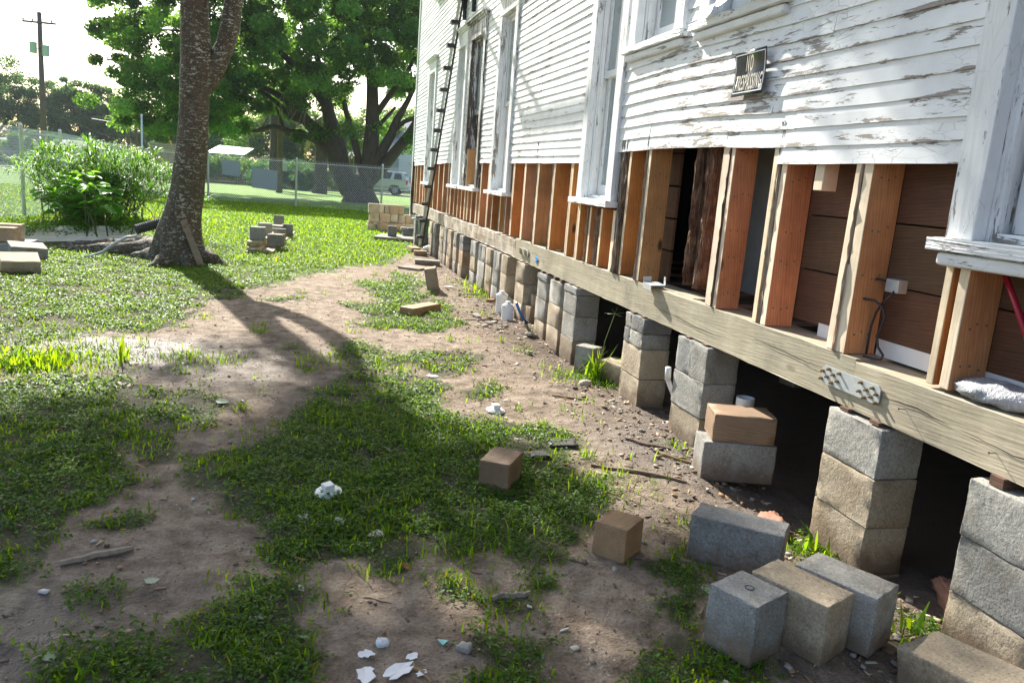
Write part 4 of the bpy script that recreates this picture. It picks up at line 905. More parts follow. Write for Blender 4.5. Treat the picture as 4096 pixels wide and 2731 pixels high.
single('white_pipe',MB().lathe([(.045,0),(.045,.2),(.04,.2),(.04,.02)],(0,0,0),20),'white','short white pipe lying tilted below the standpipe','pipe',(2.02,13.6,zz(2.02,13.6)+.03),(0,68,-50))
sp_=empty('standpipe',(2.0,14.27,-.02)); tag(sp_,'grey steel standpipe with a spigot pointing left by the far piers','standpipe')
MB().tube([(.03,0,0),(0,0,.46),(-.01,0,.49)],.016,10).build('riser',M['steel'],sp_,True); MB().tube([(-.01,0,.49),(-.13,.03,.52)],.013,10).build('spigot',M['steel'],sp_,True); MB().tube([(-.12,.03,.52),(-.125,.03,.47)],.014,10).build('spout',M['steel'],sp_,True); MB().tube([(-.11,.0,.555),(-.11,.06,.555)],.006,8).build('handle',M['steel'],sp_,True)
# roofing tile pieces
for c,d,rz,l in (((1.295,3.64,.0),(.145,.085,.009),-8,'larger dark slate piece at the grass edge'),((1.12,3.50,.0),(.115,.065,.012),-6,'smaller dark slate piece left of the larger one')):
    block((c[0],c[1],zz(c[0],c[1])+.006),d,rz,'tile',l,'slate piece','slate_piece',tilt=(3,-4),r=.002,chip=.003)
# sticks and wood scraps
def stick(p,q,r0,label,mat='darkwood',wob=.01,name='stick',cat='stick'):
    P=[]; 
    for i in range(7):
        t=i/6; x=p[0]+(q[0]-p[0])*t+random.uniform(-wob,wob); y=p[1]+(q[1]-p[1])*t+random.uniform(-wob,wob); P.append((x-p[0],y-p[1],zz(x,y)+r0*.7))
    return single(name,MB().tube(P,[r0*(.6+.5*math.sin(math.pi*(i+.6)/7)) for i in range(7)],6),mat,label,cat,(p[0],p[1],0))
stick((1.35,3.35),(1.72,3.12),.008,'dark charred stick lying on the bare sand by the slate','darkwood')
M['wst']=simple('weathered_stick',(.30,.25,.19),.85,0,.35,40,bump=.6)
stick((-.72,2.56),(-.52,2.70),.013,'weathered grey stick half buried at the left foreground','wst')
stick((.62,2.25),(.74,2.27),.012,'short split wood piece in the foreground weeds','wst',name='wood_scrap',cat='wood scrap')
stick((.32,1.93),(.355,1.86),.005,'tan wood splinter beside the white paint flakes','cut',name='wood_scrap',cat='wood scrap')
stick((1.52,4.55),(1.74,4.5),.006,'long pale splinter on the dirt before the piers','cut',name='wood_scrap',cat='wood scrap')
stick((1.75,3.55),(1.9,3.42),.009,'tan shingle scrap against the pier of the second gap','cut',name='wood_scrap',cat='wood scrap')
stick((1.68,3.75),(1.88,3.6),.008,'black charred splinter leaning to the pier foot','darkwood',name='wood_scrap',cat='wood scrap')
stick((1.45,7.1),(1.9,7.25),.005,'thin dark stick pointing at the nearer drain cap','darkwood')
stick((1.2,3.9),(1.35,3.92),.004,'short straw coloured twig near the far white plug','cut')
stick((.20,2.30),(.30,2.26),.003,'thin straw twig on the foreground dirt','cut')
stick((.85,2.47),(1.0,2.44),.003,'dark twig beside the nearer timber cube','darkwood')
def flat(c,r_,label,mat,name,cat,k=8,th=.002,sx=1,rz=0,tilt=(4,3),seed=0,grp=None):
    rr=random.Random(seed); P=[(math.cos(2*math.pi*i/k)*r_*rr.uniform(.55,1.15)*sx,math.sin(2*math.pi*i/k)*r_*rr.uniform(.55,1.15)) for i in range(k)]
    mb=MB(); zt_=[rr.uniform(0,.12)*r_ for _ in P]; mb.add([(x,y,z) for (x,y),z in zip(P,zt_)]+[(x*.97,y*.97,z+th) for (x,y),z in zip(P,zt_)]+[(0,0,0),(0,0,th)],[(i,(i+1)%k,(i+1)%k+k,i+k) for i in range(k)]+[((i+1)%k,i,2*k) for i in range(k)]+[(i+k,(i+1)%k+k,2*k+1) for i in range(k)])
    return single(name,mb,mat,label,cat,(c[0],c[1],zz(*c)+.004),(tilt[0],tilt[1],rz),group=grp)
M['flake']=simple('white_flake',(.85,.85,.87),.5); M['cyan']=simple('aqua_chip',(.25,.55,.55),.4); M['dleaf']=simple('brown_leaf',(.30,.10,.045),.5); M['gleaf']=simple('pale_leaf',(.36,.42,.28),.5); M['card']=simple('card',(.62,.56,.48),.8)
for i,(x,y,r_,sx,rz,l) in enumerate(((.196,1.985,.020,1.3,20,'small upper white paint flake of the left foreground strip'),(.188,1.905,.028,1.9,78,'long crumpled white paint flake at the bottom edge, left of two'),(.318,1.958,.017,1.5,35,'upper white paint flake of the right foreground strip'),(.275,1.900,.028,2.2,42,'large torn white paint flake at the bottom edge, right of two'),(.335,1.885,.013,1.9,40,'small white paint flake right of the torn one'))):
    flat((x,y),r_,l,'flake','paint_flake','paint flake',15,.0015,sx,rz,(3,4),i+3,'white paint flakes in the foreground')
flat((.415,2.02),.017,'aqua coloured triangular chip on the foreground dirt','cyan','plastic_chip','chip',3,.002,1.2,20,seed=5)
flat((.72,2.19),.012,'light grey square chip on the foreground sand','steel','plastic_chip','chip',4,.003,1,25,seed=3)
flat((.155,2.84),.03,'crumpled white scrap in the weeds below the nearer plug','flake','paper_scrap','scrap',7,.012,1,0,(15,10),7)
flat((.03,2.90),.022,'white scrap at the left edge of the middle weed patch','flake','paper_scrap','scrap',6,.004,1.3,10,seed=8)
flat((.29,2.74),.026,'beige curled scrap in the lower weed patch','card','paper_scrap','scrap',5,.003,1.8,15,(8,3),9)
flat((-.40,4.38),.035,'pale upturned leaf on the bare strip left of the weeds','gleaf','fallen_leaf','leaf',6,.001,1.4,10,(12,8),11)
flat((-.96,4.72),.045,'reddish brown dry leaf at the edge of the left weed patch','dleaf','fallen_leaf','leaf',6,.001,1.6,-5,(15,5),12)
flat((.37,2.50),.03,'brown leaf at the lower rim of the middle weeds','dleaf','fallen_leaf','leaf',6,.001,1.4,60,(10,10),13)
flat((-.60,2.05),.02,'yellow green leaf on the grey mud in the lower left','gleaf','fallen_leaf','leaf',6,.001,1.4,0,(10,10),14)
flat((-.43,2.47),.022,'pale green leaf beside the small tuft in the left foreground','gleaf','fallen_leaf','leaf',5,.001,1.1,30,(10,10),15)
flat((1.36,2.2),.035,'olive leaf left of the three-block row','gleaf','fallen_leaf','leaf',6,.001,1.5,-10,(8,8),16)
flat((.85,5.05),.03,'white chip on the sand beyond the middle weeds','flake','paper_scrap','scrap',6,.003,1.6,0,seed=17)
flat((1.65,9.0),.05,'white scrap on the rubble right of the leaning block','flake','paper_scrap','scrap',5,.003,1.5,0,seed=18)
def rock(c,s,label,mat='stone',seed=0,name='stone',cat='stone'):
    rr=random.Random(seed); mb=MB(); mb.rbox((0,0,0),s,min(s)*.35,4,min(s)*.10,seed=seed,chip=min(s)*.2); mb.v=[(x*(1+.2*math.sin(y*60+seed)),y*(1+.2*math.sin(z*70+seed)),z) for x,y,z in mb.v]
    return single(name,mb,mat,label,cat,(c[0],c[1],zz(c[0],c[1])+s[2]*.3),(rr.uniform(-15,15),rr.uniform(-15,15),rr.uniform(0,180)),True)
rock((.47,1.985),(.045,.035,.03),'tan stone in the centre foreground dirt',seed=1)
rock((.245,2.035),(.03,.022,.02),'small white stone above the paint flakes',mat='flake',seed=2)
rock((1.93,2.72),(.20,.10,.07),'lumpy red clay rock at the foot of the second pier',mat='redrock',seed=3,name='clay_rock',cat='rock')
rock((2.25,2.05),(.22,.12,.10),'red clay lump in the dark gap behind the three-block row',mat='redrock',seed=4,name='clay_rock',cat='rock')
rock((2.02,8.35),(.14,.09,.05),'brown rubble lump by the far piers',mat='redrock',seed=5,name='clay_rock',cat='rock')
rock((1.75,5.9),(.07,.05,.03),'round tan stone at the washed-out hollow',seed=6)
rock((1.62,7.3),(.09,.06,.04),'pale stone in the rubble left of the drain caps',seed=7)
rock((1.95,6.55),(.1,.07,.03),'flat pale stone before the middle piers',seed=8)
rock((1.86,4.9),(.08,.06,.04),'earthy stone at the foot of the quarter-block pier',seed=9)
rock((1.08,2.37),(.025,.02,.018),'tiny tan pebble just left of the timber cube',seed=10)
rock((1.27,2.57),(.04,.025,.012),'grey pebble right of the timber cube',seed=12)
for i,(x,y) in enumerate(((1.66,6.95),(1.72,7.0),(1.6,6.85),(1.78,6.8),(1.7,6.7))): rock((x,y),(.05,.04,.025),['tan rubble stone, topmost of the little pile before the blue pipe','tan rubble stone, right one of the little pile before the blue pipe','tan rubble stone, left one of the little pile before the blue pipe','tan rubble stone at the right foot of the little pile','tan rubble stone, nearest of the little pile before the blue pipe'][i],seed=20+i)
# tape, bracket, bag, bar on the house
mb=MB(); k=6; P=[]
for i in range(k+1):
    z=.587+.052*i/k; o_=.004+.006*abs(math.sin(i*1.1)); P+=[(WX-o_,6.90+.01*math.sin(i),z),(WX-o_-.004,6.945,z),(WX-o_,6.985-.012*math.sin(i*1.7),z)]
mb.add(P,[f for i in range(k) for f in ((3*i,3*i+1,3*i+4,3*i+3),(3*i+1,3*i+2,3*i+5,3*i+4))]); mb.v=[(x,y,z) for x,y,z in mb.v]
single('blue_tape',mb,'tape','strip of bright blue tape stuck to the sill beam','tape')
mb=MB(); 
for s_ in (0,1,2): mb.box((.0+s_*.03,0,.0),(.028+s_*.03,.17,.003)); 
mb.box((0,0,-.03),(.003,.17,-.0005)); mb.box((.09,.01,-.001),(.093,.04,.05)); mb.box((0.02,.13,-.03),(.09,.133,-.0005)); mb.box((0,.168,0.0035),(.05,.17,.035))
single('metal_bracket',mb,'steel','folded galvanised metal bracket lying over the edge of the sill beam','bracket',(2.005,4.34,.748),(0,-4,-8))
def bag():
    mb=MB(); r2=random.Random(2); nu,nv=26,18; L=.44
    for i in range(nu+1):
        t=i/nu; w_=.085*(math.sin(math.pi*min(1,t*1.15+.02))**.5 if t<.85 else .062/.085)*(.35+.65*min(1,t*4)); hgt=.042*(math.sin(math.pi*min(.97,t*.9+.03))**.6)*(.3+.7*min(1,t*4))
        for j in range(nv):
            a=2*math.pi*j/nv; cr=1+.06*math.sin(9*a+t*22)+.05*math.sin(5*a-t*31)+r2.uniform(-.04,.04)
            mb.v.append((math.cos(a)*w_*cr,t*L,max(-.028,math.sin(a)*hgt*cr)))
    for i in range(nu):
        for j in range(nv): a=i*nv+j; b=i*nv+(j+1)%nv; mb.f.append((a,b,b+nv,a+nv))
    mb.f.append(tuple(range(nv))[::-1]); mb.f.append(tuple(nu*nv+j for j in range(nv))); return mb
m,nt,b=newmat('grey_plastic_film'); n=N(nt); b.inputs['Roughness'].default_value=.22; b.inputs['Specular IOR Level'].default_value=.9
n.link(n.ramp(n.noise(n.coord(),8,6,.7),[(.35,(.30,.31,.33)),(.65,(.58,.60,.62))]),b.inputs['Base Color']); n.bump(n.noise(n.coord(scale=(1,2.2,1)),38,5,.65,1.2),.8,.010,b); M['bag']=m
single('plastic_bag',bag(),'bag','crumpled silver grey plastic bag lying on the sill beam','bag',(2.125,2.17,.755),(0,0,185),True)
single('pry_bar',MB().tube([(0,.06,.20),(0,0,.115),(0,-.22,-.21)],.0095,14).add([],[]),'redbar','dark red painted bar leaning inside the wall beside the bag','pry bar',(2.13,1.965,.93),smooth=True)
# no trespassing sign
sg=empty('warning_sign',(2.03,3.555,1.88)); tag(sg,'black NO TRESPASSING sign with white border nailed on the clapboards','sign')
def bend(y,z): return -.006-.010*((z/.10)**2)*(1 if z>0 else .7)+.004*y/.14
m,nt,b=newmat('sign_black'); b.inputs['Base Color'].default_value=(.02,.021,.024,1); b.inputs['Roughness'].default_value=.14; b.inputs['Specular IOR Level'].default_value=.9; M['signb']=m
m,nt,b=newmat('sign_letters'); b.inputs['Base Color'].default_value=(.62,.58,.48,1); b.inputs['Roughness'].default_value=.35; M['signl']=m
m,nt,b=newmat('sign_white'); b.inputs['Base Color'].default_value=(.72,.76,.8,1); b.inputs['Roughness'].default_value=.35; M['signw']=m
mb=MB(); nn=14; P=[]
for i in range(nn+1):
    z=-.102+.204*i/nn
    for y in (-.146,0,.146): P.append((bend(y,z),y,z))
    for y in (-.146,0,.146): P.append((bend(y,z)+.0015,y,z))
F_=[]
for i in range(nn):
    a=i*6; F_+=[(a,a+1,a+7,a+6),(a+1,a+2,a+8,a+7),(a+4,a+3,a+9,a+10),(a+5,a+4,a+10,a+11),(a+3,a,a+6,a+9),(a+2,a+5,a+11,a+8)]
F_+=[(0,3,4,1),(1,4,5,2),(nn*6+1,nn*6+4,nn*6+3,nn*6),(nn*6+2,nn*6+5,nn*6+4,nn*6+1)]
mb.add(P,F_); mb.build('panel',M['signb'],sg,True)
mb=MB(); 
def strip(y0,y1,z0,z1):
    k=10; P=[]
    for i in range(k+1):
        z=z0+(z1-z0)*i/k; P+=[(bend(y0,z)-.0012,y0,z),(bend(y1,z)-.0012,y1,z)]
    mb.add(P,[(2*i,2*i+1,2*i+3,2*i+2) for i in range(k)])
for a in ((-.136,.136,.087,.091),(-.136,.136,-.087,-.083),(-.136,-.1325,-.083,.087),(.1325,.136,-.083,.087)): strip(*a)
mb.build('border',M['signw'],sg)
def text(s,w_,h_,y,z,mat,name='lettering',parent=None,xoff=0):
    cu=bpy.data.curves.new(name,'FONT'); cu.body=s; cu.align_x='CENTER'; cu.align_y='CENTER'; cu.size=1; cu.offset=.016; cu.space_character=1.2; cu.resolution_u=6
    o=bpy.data.objects.new('tmp',cu); C.objects.link(o); bpy.context.view_layer.update()
    me=bpy.data.meshes.new_from_object(o.evaluated_get(bpy.context.evaluated_depsgraph_get())); bpy.data.objects.remove(o)
    co=np.empty(len(me.vertices)*3,dtype=np.float32); me.vertices.foreach_get('co',co); co=co.reshape(-1,3)
    mn,mx=co.min(0),co.max(0); X=(co[:,0]-(mn[0]+mx[0])/2)/(mx[0]-mn[0])*w_; Z=(co[:,1]-(mn[1]+mx[1])/2)/(mx[1]-mn[1])*h_
    yy_=y-(X+Z*.12); zz_=z+Z; xx_=np.array([bend(a,b) for a,b in zip(yy_,zz_)])-.0014
    me.vertices.foreach_set('co',np.stack([xx_,yy_,zz_],1).astype(np.float32).ravel()); me.update(); me.materials.clear(); me.materials.append(M[mat])
    o=bpy.data.objects.new(name,me); C.objects.link(o); o.parent=parent or sg; return o
text('NO',.062,.072,.0,.045,'signl'); text('TRESPASSING',.245,.072,.0,-.040,'signl')
mb=MB()
for i in range(9): 
    y=-.128+i*.0028; z=-.082; mb.add([(bend(y,-.07)-.0013,y,-.081),(bend(y,-.07)-.0013,y+.0016,-.081),(bend(y,-.06)-.0013,y+.0016,-.058),(bend(y,-.06)-.0013,y,-.058)],[(0,1,2,3)])
mb.build('barcode',M['signw'],sg)
# torn film hanging below the upper window
mb=MB(); k=30; P=[]
for i in range(k+1):
    y=4.06-(4.06-3.36)*i/k; s_=math.sin(math.pi*i/k)
    z=2.185+.035*s_+.012*math.sin(i*.9); x=WX-.085-.035*s_-.01*math.sin(i*.7)
    P+=[(x,y,z),(x+.01+.02*s_,y,z+.035+.02*s_),(WX-.035,y,z+.06+.03*s_)]
mb.add(P,[f for i in range(k) for f in ((3*i,3*i+1,3*i+4,3*i+3),(3*i+1,3*i+2,3*i+5,3*i+4))])
m,nt,b=newmat('torn_film'); b.inputs['Base Color'].default_value=(.42,.44,.47,1); b.inputs['Roughness'].default_value=.3; M['film']=m
single('plastic_film',mb,'film','torn grey plastic film sagging over the upper right window sill','film',smooth=True)
# ------------------------------------------------------------------ the leaning trunk
def trunk_tree():
    t=empty('yard_tree',(-1.4,10.45,0)); tag(t,'lichen-spotted yard tree with flared roots and a forked trunk','tree')
    RG=[(-.12,-1.37,10.42,.46),(-.03,-1.38,10.42,.42),(.05,-1.42,10.42,.365),(.14,-1.45,10.42,.325),(.24,-1.46,10.43,.29),(.36,-1.455,10.43,.26),(.5,-1.44,10.44,.235),(.7,-1.395,10.44,.21),(.9,-1.36,10.43,.195),(1.11,-1.335,10.42,.185),(1.45,-1.295,10.41,.172),(1.83,-1.275,10.4,.166),(2.1,-1.265,10.4,.168),(2.33,-1.24,10.4,.178),(2.5,-1.25,10.4,.168),(2.75,-1.26,10.39,.16),(3.04,-1.265,10.39,.155),(3.5,-1.25,10.4,.15),(4.1,-1.2,10.4,.14),(4.8,-1.1,10.35,.12)]
    mb=MB(); n_=44; LB=[(-2.9,1.1),(2.35,.9),(-.25,1.15),(-1.15,.75),(-2.0,.7),(1.2,.7),(.5,.5)]
    # resample
    zs=[];
    for i in range(len(RG)-1):
        a,b=RG[i],RG[i+1]; k=max(1,int((b[0]-a[0])/.06))
        for q in range(k): f=q/k; zs.append(tuple(a[j]+(b[j]-a[j])*f for j in range(4)))
    zs.append(RG[-1])
    for z,cx,cy,r_ in zs:
        fl=math.exp(-max(0,z+.05)/.33)
        for k in range(n_):
            an=2*math.pi*k/n_; lob=0
            for a0,am in LB:
                d=(an-a0+math.pi)%(2*math.pi)-math.pi; lob+=am*math.exp(-(d/.27)**2)
            rr=r_*(1+fl*(.42*lob-.30)+.03*math.sin(an*3+z*1.3)+.018*math.sin(an*7+z*2.2)+.012*math.sin(z*17+an*4)+.02*math.sin(z*6))
            mb.v.append((cx+1.4+math.cos(an)*rr,cy-10.45+math.sin(an)*rr,z))
    m_=len(zs)
    for i in range(m_-1):
        for k in range(n_): a=i*n_+k; b=i*n_+(k+1)%n_; mb.f.append((a,b,b+n_,a+n_))
    off=lambda P:[(x+1.4,y-10.45,z) for x,y,z in P]
    lb=lambda i,an:1+.06*math.sin(an*3+i)+.04*math.sin(an*5-i*1.7)
    mb.tube(off([(-1.20,10.41,1.95),(-1.13,10.42,2.15),(-1.03,10.42,2.36),(-.93,10.4,2.58),(-.875,10.39,2.78),(-.84,10.38,3.1),(-.88,10.36,3.5),(-1.2,10.2,4.6)]),[.05,.115,.118,.105,.11,.10,.09,.07],18,True,lb)
    for k in range(9):
        a=1.6+k*.38; mb.tube(off([(-1.2,10.4,3.9+.1*k),(-1.3+math.cos(a)*1.0,10.4+math.sin(a)*1.0,5+.15*k),(-1.5+math.cos(a)*2.2,10.4+math.sin(a)*2.2,6.2+.15*k)]),[.08,.05,.02],8)
    mb.build('trunk',M['bark'],t,True)
    for P,Rr in (([(-1.55,10.5,.16),(-1.93,10.75,.10),(-2.41,11.02,.045),(-2.82,11.15,.01),(-3.2,11.25,-.02)],[.15,.11,.085,.06,.03]),([(-1.6,10.6,.2),(-2.0,11.05,.13),(-2.45,11.4,.08),(-2.8,11.5,.04),(-3.1,11.7,0)],[.12,.085,.065,.05,.03]),([(-1.2,10.35,.1),(-1.0,10.3,.03),(-.82,10.3,-.02)],[.14,.075,.03]),([(-1.6,10.3,.1),(-1.85,10.5,.04),(-2.2,10.75,-.01)],[.12,.08,.03]),([(-1.5,10.25,.1),(-1.62,9.98,.02),(-1.75,9.85,-.03)],[.12,.07,.03]),([(-1.35,10.25,.12),(-1.3,10.0,.02),(-1.28,9.85,-.03)],[.10,.06,.02])):
        Pd=[]; Rd=[]
        for i in range(len(P)-1):
            for q in range(6):
                f=q/6; Pd.append(tuple(P[i][j]+(P[i+1][j]-P[i][j])*f+random.uniform(-.008,.008) for j in range(3))); Rd.append(Rr[i]+(Rr[i+1]-Rr[i])*f)
        MB().tube(off(Pd),Rd,12,True,lambda i,an:1+.12*math.sin(an*2+i*.9)+.07*math.sin(an*4-i)).build('root',M['bark'],t,True)
    return t
yt=trunk_tree()
def crown(name,centers,radii,nper,size,mat,parent,seed=1,flat=.8,tl=(.6,1.35),up=.35,squash=.75,off=(0,0,0)):
    r=np.random.default_rng(seed); Cn=np.array(centers); Rd=np.array(radii); k=len(Cn)*nper
    ci=np.repeat(np.arange(len(Cn)),nper); d=r.normal(size=(k,3)); d/=np.linalg.norm(d,axis=1)[:,None]; rad=r.random(k)**.42
    p=Cn[ci]+d*rad[:,None]*Rd[ci][:,None]*np.array([1,1,squash]); p=p-np.array(off)
    nrm=d*.5+r.normal(size=(k,3))*flat+np.array([0,0,up]); nrm/=np.linalg.norm(nrm,axis=1)[:,None]
    a=r.normal(size=(k,3)); a-=nrm*(a*nrm).sum(1)[:,None]; a/=np.linalg.norm(a,axis=1)[:,None]; b=np.cross(nrm,a); s=(size*r.uniform(.6,1.4,k))[:,None]
    V=np.stack([p-a*s*.5,p+b*s*.26+a*s*.05,p+a*s*.5,p-b*s*.26+a*s*.05],1).reshape(-1,3)
    F=np.arange(k*4).reshape(-1,4); cv_=r.uniform(tl[0],tl[1],len(Cn))[ci]*r.uniform(.75,1.25,k); yl=(r.uniform(0,.25,len(Cn))[ci]+r.uniform(0,.15,k))
    col=np.stack([cv_*(1+yl),cv_*(1+yl*.4),cv_*(1-yl*.5),np.ones(k)],1)
    return npmesh(name,V,F,M[mat],parent,np.repeat(col,4,axis=0))
# crown of the yard tree, above the picture: it shades the foreground
r=np.random.default_rng(8); cc=[];cr_=[]; tries=0
while len(cc)<430 and tries<60000:
    tries+=1
    p=np.array([r.uniform(-6.5,2.4),r.uniform(6.0,14.0),r.uniform(4.7,10.4)]); q=(p-np.array([-1.8,10.2,7.4]))/np.array([4.7,4.0,3.1])
    if (q**2).sum()>1: continue
    gx_=p[0]+.345*p[2]; gy_=p[1]-1.332*p[2]                 # unseen crown shaped by where each clump's shadow lands
    wob=(vnoise(np.array([gx_*1.7]),np.array([gy_*1.7]),5)[0]-.5)
    d=min(1,max(.0,(1.5-gx_)/1.1+wob*1.3))
    top=6.3 if -1.0<gx_<.25 else 4.5
    if gy_>top+wob*.8: d=0
    elif gy_>4.3: d*=.42
    if gx_>.9 and gy_<1.5: d=.45 if gx_<2.0 else .05
    if gx_>1.9 and gy_<.25: d=1.0
    if r.random()>d: continue
    cc.append(p); cr_.append(r.uniform(.28,.55))
crown('crown',cc,cr_,125,.12,'oakleaf',yt,3,off=(-1.4,10.45,0))
# board leaning on the trunk
mb=MB(); mb.rbox((0,0,.31),(.075,.035,.62),.003,8,.002,seed=4,chip=.006)
single('leaning_board',mb,'board','rough weathered board leaning against the yard tree','board',(-1.14,10.05,-.02),(-17,-21,8))
single('grey_hose',MB().tube([(0,0,.26),(-.1,-.05,.25),(-.26,-.02,.15),(-.38,.02,.05),(-.52,-.03,-.01),(-.62,-.05,-.02)],.017,10),'gcable','pale grey cable looping out of the tree roots onto the grass','cable',(-1.95,10.55,.02),smooth=True)
P=[];Rr=[]
for i in range(60): f=i/59; P.append((.62*f,.30*f,.24*f-.05*f*f)); Rr.append(.058+.008*(i%2))
single('drain_hose',MB().tube(P,Rr,16),'cable','black corrugated drain hose behind the tree roots','hose',(-2.08,11.2,.30))
cg=MB()
for i in range(9): cg.tube([(i*.03,0,0),(i*.03,0,.2)],.0012,4); cg.tube([(i*.03,.18,0),(i*.03,.18,.2)],.0012,4)
for k in range(7): cg.tube([(0,0,k*.033),(.24,0,k*.033),(.24,.18,k*.033),(0,.18,k*.033)],.0012,4)
single('wire_cage',cg,'steel','small wire cage standing on the grass right of the yard tree','cage',(-1.17,10.85,zz(-1.1,10.8)))
# ------------------------------------------------------------------ planting bed
pl=empty('planting_bed',(-3.5,11.6,0)); tag(pl,'low bed edged with white ribbed metal sheet behind the tree roots','planter')
def ribbed():
    prof=[(0,0),(0,.03),(.012,.036),(.012,.06),(0,.066),(0,.095),(-.02,.10),(-.02,.112),(0,.117),(0,.15),(.012,.155)]
    A=Vector((-4.6,11.0,0)); B=Vector((-2.28,12.72,0)); dr=(B-A).normalized(); nr=Vector((dr.y,-dr.x,0)); mb=MB(); k=40; V=[]
    for i in range(k+1):
        p=A+(B-A)*i/k-Vector((-3.5,11.6,0)); w_=.006*math.sin(i*.8)
        for d,z in prof: q=p-nr*(d+w_+z*.35); V.append((q.x,q.y,z*1.35+.01))
    P=len(prof); mb.add(V,[(i*P+j,(i+1)*P+j,(i+1)*P+j+1,i*P+j+1) for i in range(k) for j in range(P-1)])
    return mb
ribbed().build('metal_edging',simple('white_metal_edge',(.82,.84,.85),.35,.1,.1,6,dirt=(.25,.12,.06)),pl)
mb=MB(); mb.add([(-1.22,-.38,.0),(1.03,1.32,.0),(.6,3.0,.0),(-2.2,1.6,.0),(-1.22,-.38,.16),(1.03,1.32,.16),(.6,3.0,.12),(-2.2,1.6,.12)],[(4,5,6,7),(0,1,5,4),(1,2,6,5),(2,3,7,6),(3,0,4,7)]); mb.build('soil',simple('bed_soil',(.06,.045,.03),.95,0,.4),pl)
def papyrus():
    t=empty('papyrus_clump',(-3.0,13.5,.1)); tag(t,'large clump of drooping papyrus-like plants behind the fig','plant')
    r2=random.Random(4); V=[];F=[];Cc=[]; st=MB(); o=0
    for i in range(250):
        bx,by=r2.gauss(0,.33),r2.gauss(0,.28); a=r2.uniform(0,2*math.pi); L=r2.uniform(.6,1.3); ln=r2.uniform(.1,1.15) 
        dx,dy=math.cos(a)*ln,math.sin(a)*ln*.7; P=[]
        for q in range(5): f=q/4; P.append(Vector((bx+dx*f**1.6*L*.85,by+dy*f**1.6*L*.85,L*f*(1-.30*ln*f))))
        st.tube(P,[.006,.0055,.005,.004,.003],5)
        hp_=P[-1]; hd=(P[-1]-P[-2]).normalized(); v0=r2.uniform(.7,1.3); 
        for k in range(18):
            b=2*math.pi*k/18+r2.uniform(-.1,.1); el=r2.uniform(-.2,.8); ll=r2.uniform(.2,.36)
            d=Vector((math.cos(b)*math.cos(el),math.sin(b)*math.cos(el),math.sin(el))); d=(d+hd*.5).normalized(); s=d.cross(Vector((0,0,1)))
            if s.length<.1: s=Vector((1,0,0))
            s=s.normalized()*.0078
            p0=hp_; p1=hp_+d*ll*.5; p2=hp_+d*ll*.8+Vector((0,0,-ll*.14)); p3=hp_+d*ll*.95+Vector((0,0,-ll*.42))
            for p,w_ in ((p0,.4),(p1,1),(p2,.9),(p3,.1)): V.append(p-s*w_); V.append(p+s*w_)
            for q in range(3): F.append((o+2*q,o+2*q+1,o+2*q+3,o+2*q+2))
            c=v0*r2.uniform(.8,1.25); yl=r2.uniform(0,.3); Cc+= [(c*(1+yl),c,c*.9,1)]*8; o+=8
    st.build('stems',simple('papyrus_stem',(.06,.13,.03),.5),t,True)
    npmesh('leaves',np.array([tuple(v) for v in V]),np.array(F),M['papyrus'],t,np.array(Cc))
papyrus()
def fig():
    t=empty('fig_shrub',(-2.95,12.5,.1)); tag(t,'bright green fig shrub with big lobed leaves in the planting bed','shrub')
    r2=random.Random(9); V=[];F=[];Cc=[]; st=MB(); o=0
    # lobed leaf outline
    ol=[]
    for k in range(25):
        a=-math.pi*.92+2*math.pi*.92*k/24; rr=.55+.45*abs(math.cos(a*1.55))**1.4*(1-.18*abs(a)); ol.append((math.cos(a)*rr,math.sin(a)*rr))
    for i in range(34):
        bx,by=r2.gauss(0,.16),r2.gauss(0,.16); a=r2.uniform(0,2*math.pi); ln=r2.uniform(.05,.62); L=r2.uniform(.35,.92); 
        tip=Vector((bx+math.cos(a)*ln*.95,by+math.sin(a)*ln*.6,L*(1-.35*ln)))
        st.tube([(bx,by,-.02),(bx+(tip.x-bx)*.35,by+(tip.y-by)*.35,tip.z*.6),tuple(tip)],[.011,.009,.005],6)
        for k in range(8):
            f=r2.uniform(.35,1.0) if k>2 else r2.uniform(.85,1.0); p=Vector((bx+(tip.x-bx)*f,by+(tip.y-by)*f,tip.z*(.6*min(1,f/.35) if f<.35 else .6+.4*(f-.35)/.65)))
            b=r2.uniform(0,2*math.pi); d=Vector((math.cos(b),math.sin(b),r2.uniform(-.15,.3))).normalized(); pe=r2.uniform(.05,.12); s=r2.uniform(.065,.12)
            nrm=(Vector((0,0,1))+Vector((r2.gauss(0,.35),r2.gauss(0,.35),0))).normalized(); d=(d-nrm*d.dot(nrm)).normalized(); e=nrm.cross(d); c0=p+d*(pe+s*.4)
            st.tube([tuple(p),tuple(c0)],[.0028,.002],4)
            V.append(c0-d*s*.4+nrm*0); idx=[o]
            for q,(x,y) in enumerate(ol): V.append(c0+d*x*s+e*y*s+nrm*(s*.16*abs(y)-s*.22*(x*x)))
            for q in range(24): F.append((o,o+1+q,o+2+q))
            c=r2.uniform(.7,1.3)*(.8+.35*f); Cc+=[(c,c,c*.9,1)]*26; o+=26
    st.build('stems',simple('fig_stem',(.12,.16,.06),.6),t,True); npmesh('leaves',np.array([tuple(v) for v in V]),np.array(F),M['figleaf'],t,np.array(Cc))
fig()
r=np.random.default_rng(12); k=2600; fx=r.uniform(-1.9,1.25,k); fy=fx*.74+r.uniform(.0,1.0,k)+.16
cc=np.stack([fx[:170],fy[:170],.15+.10*r.random(170)],1)
bw=crown('bed_weeds',cc+np.array([-3.5,11.6,0]),np.full(170,.13),150,.035,'clover',None,14,1.0,(.8,1.4),.2,.8); tag(bw,'feathery low weeds filling the planting bed','ground cover',None,'stuff')
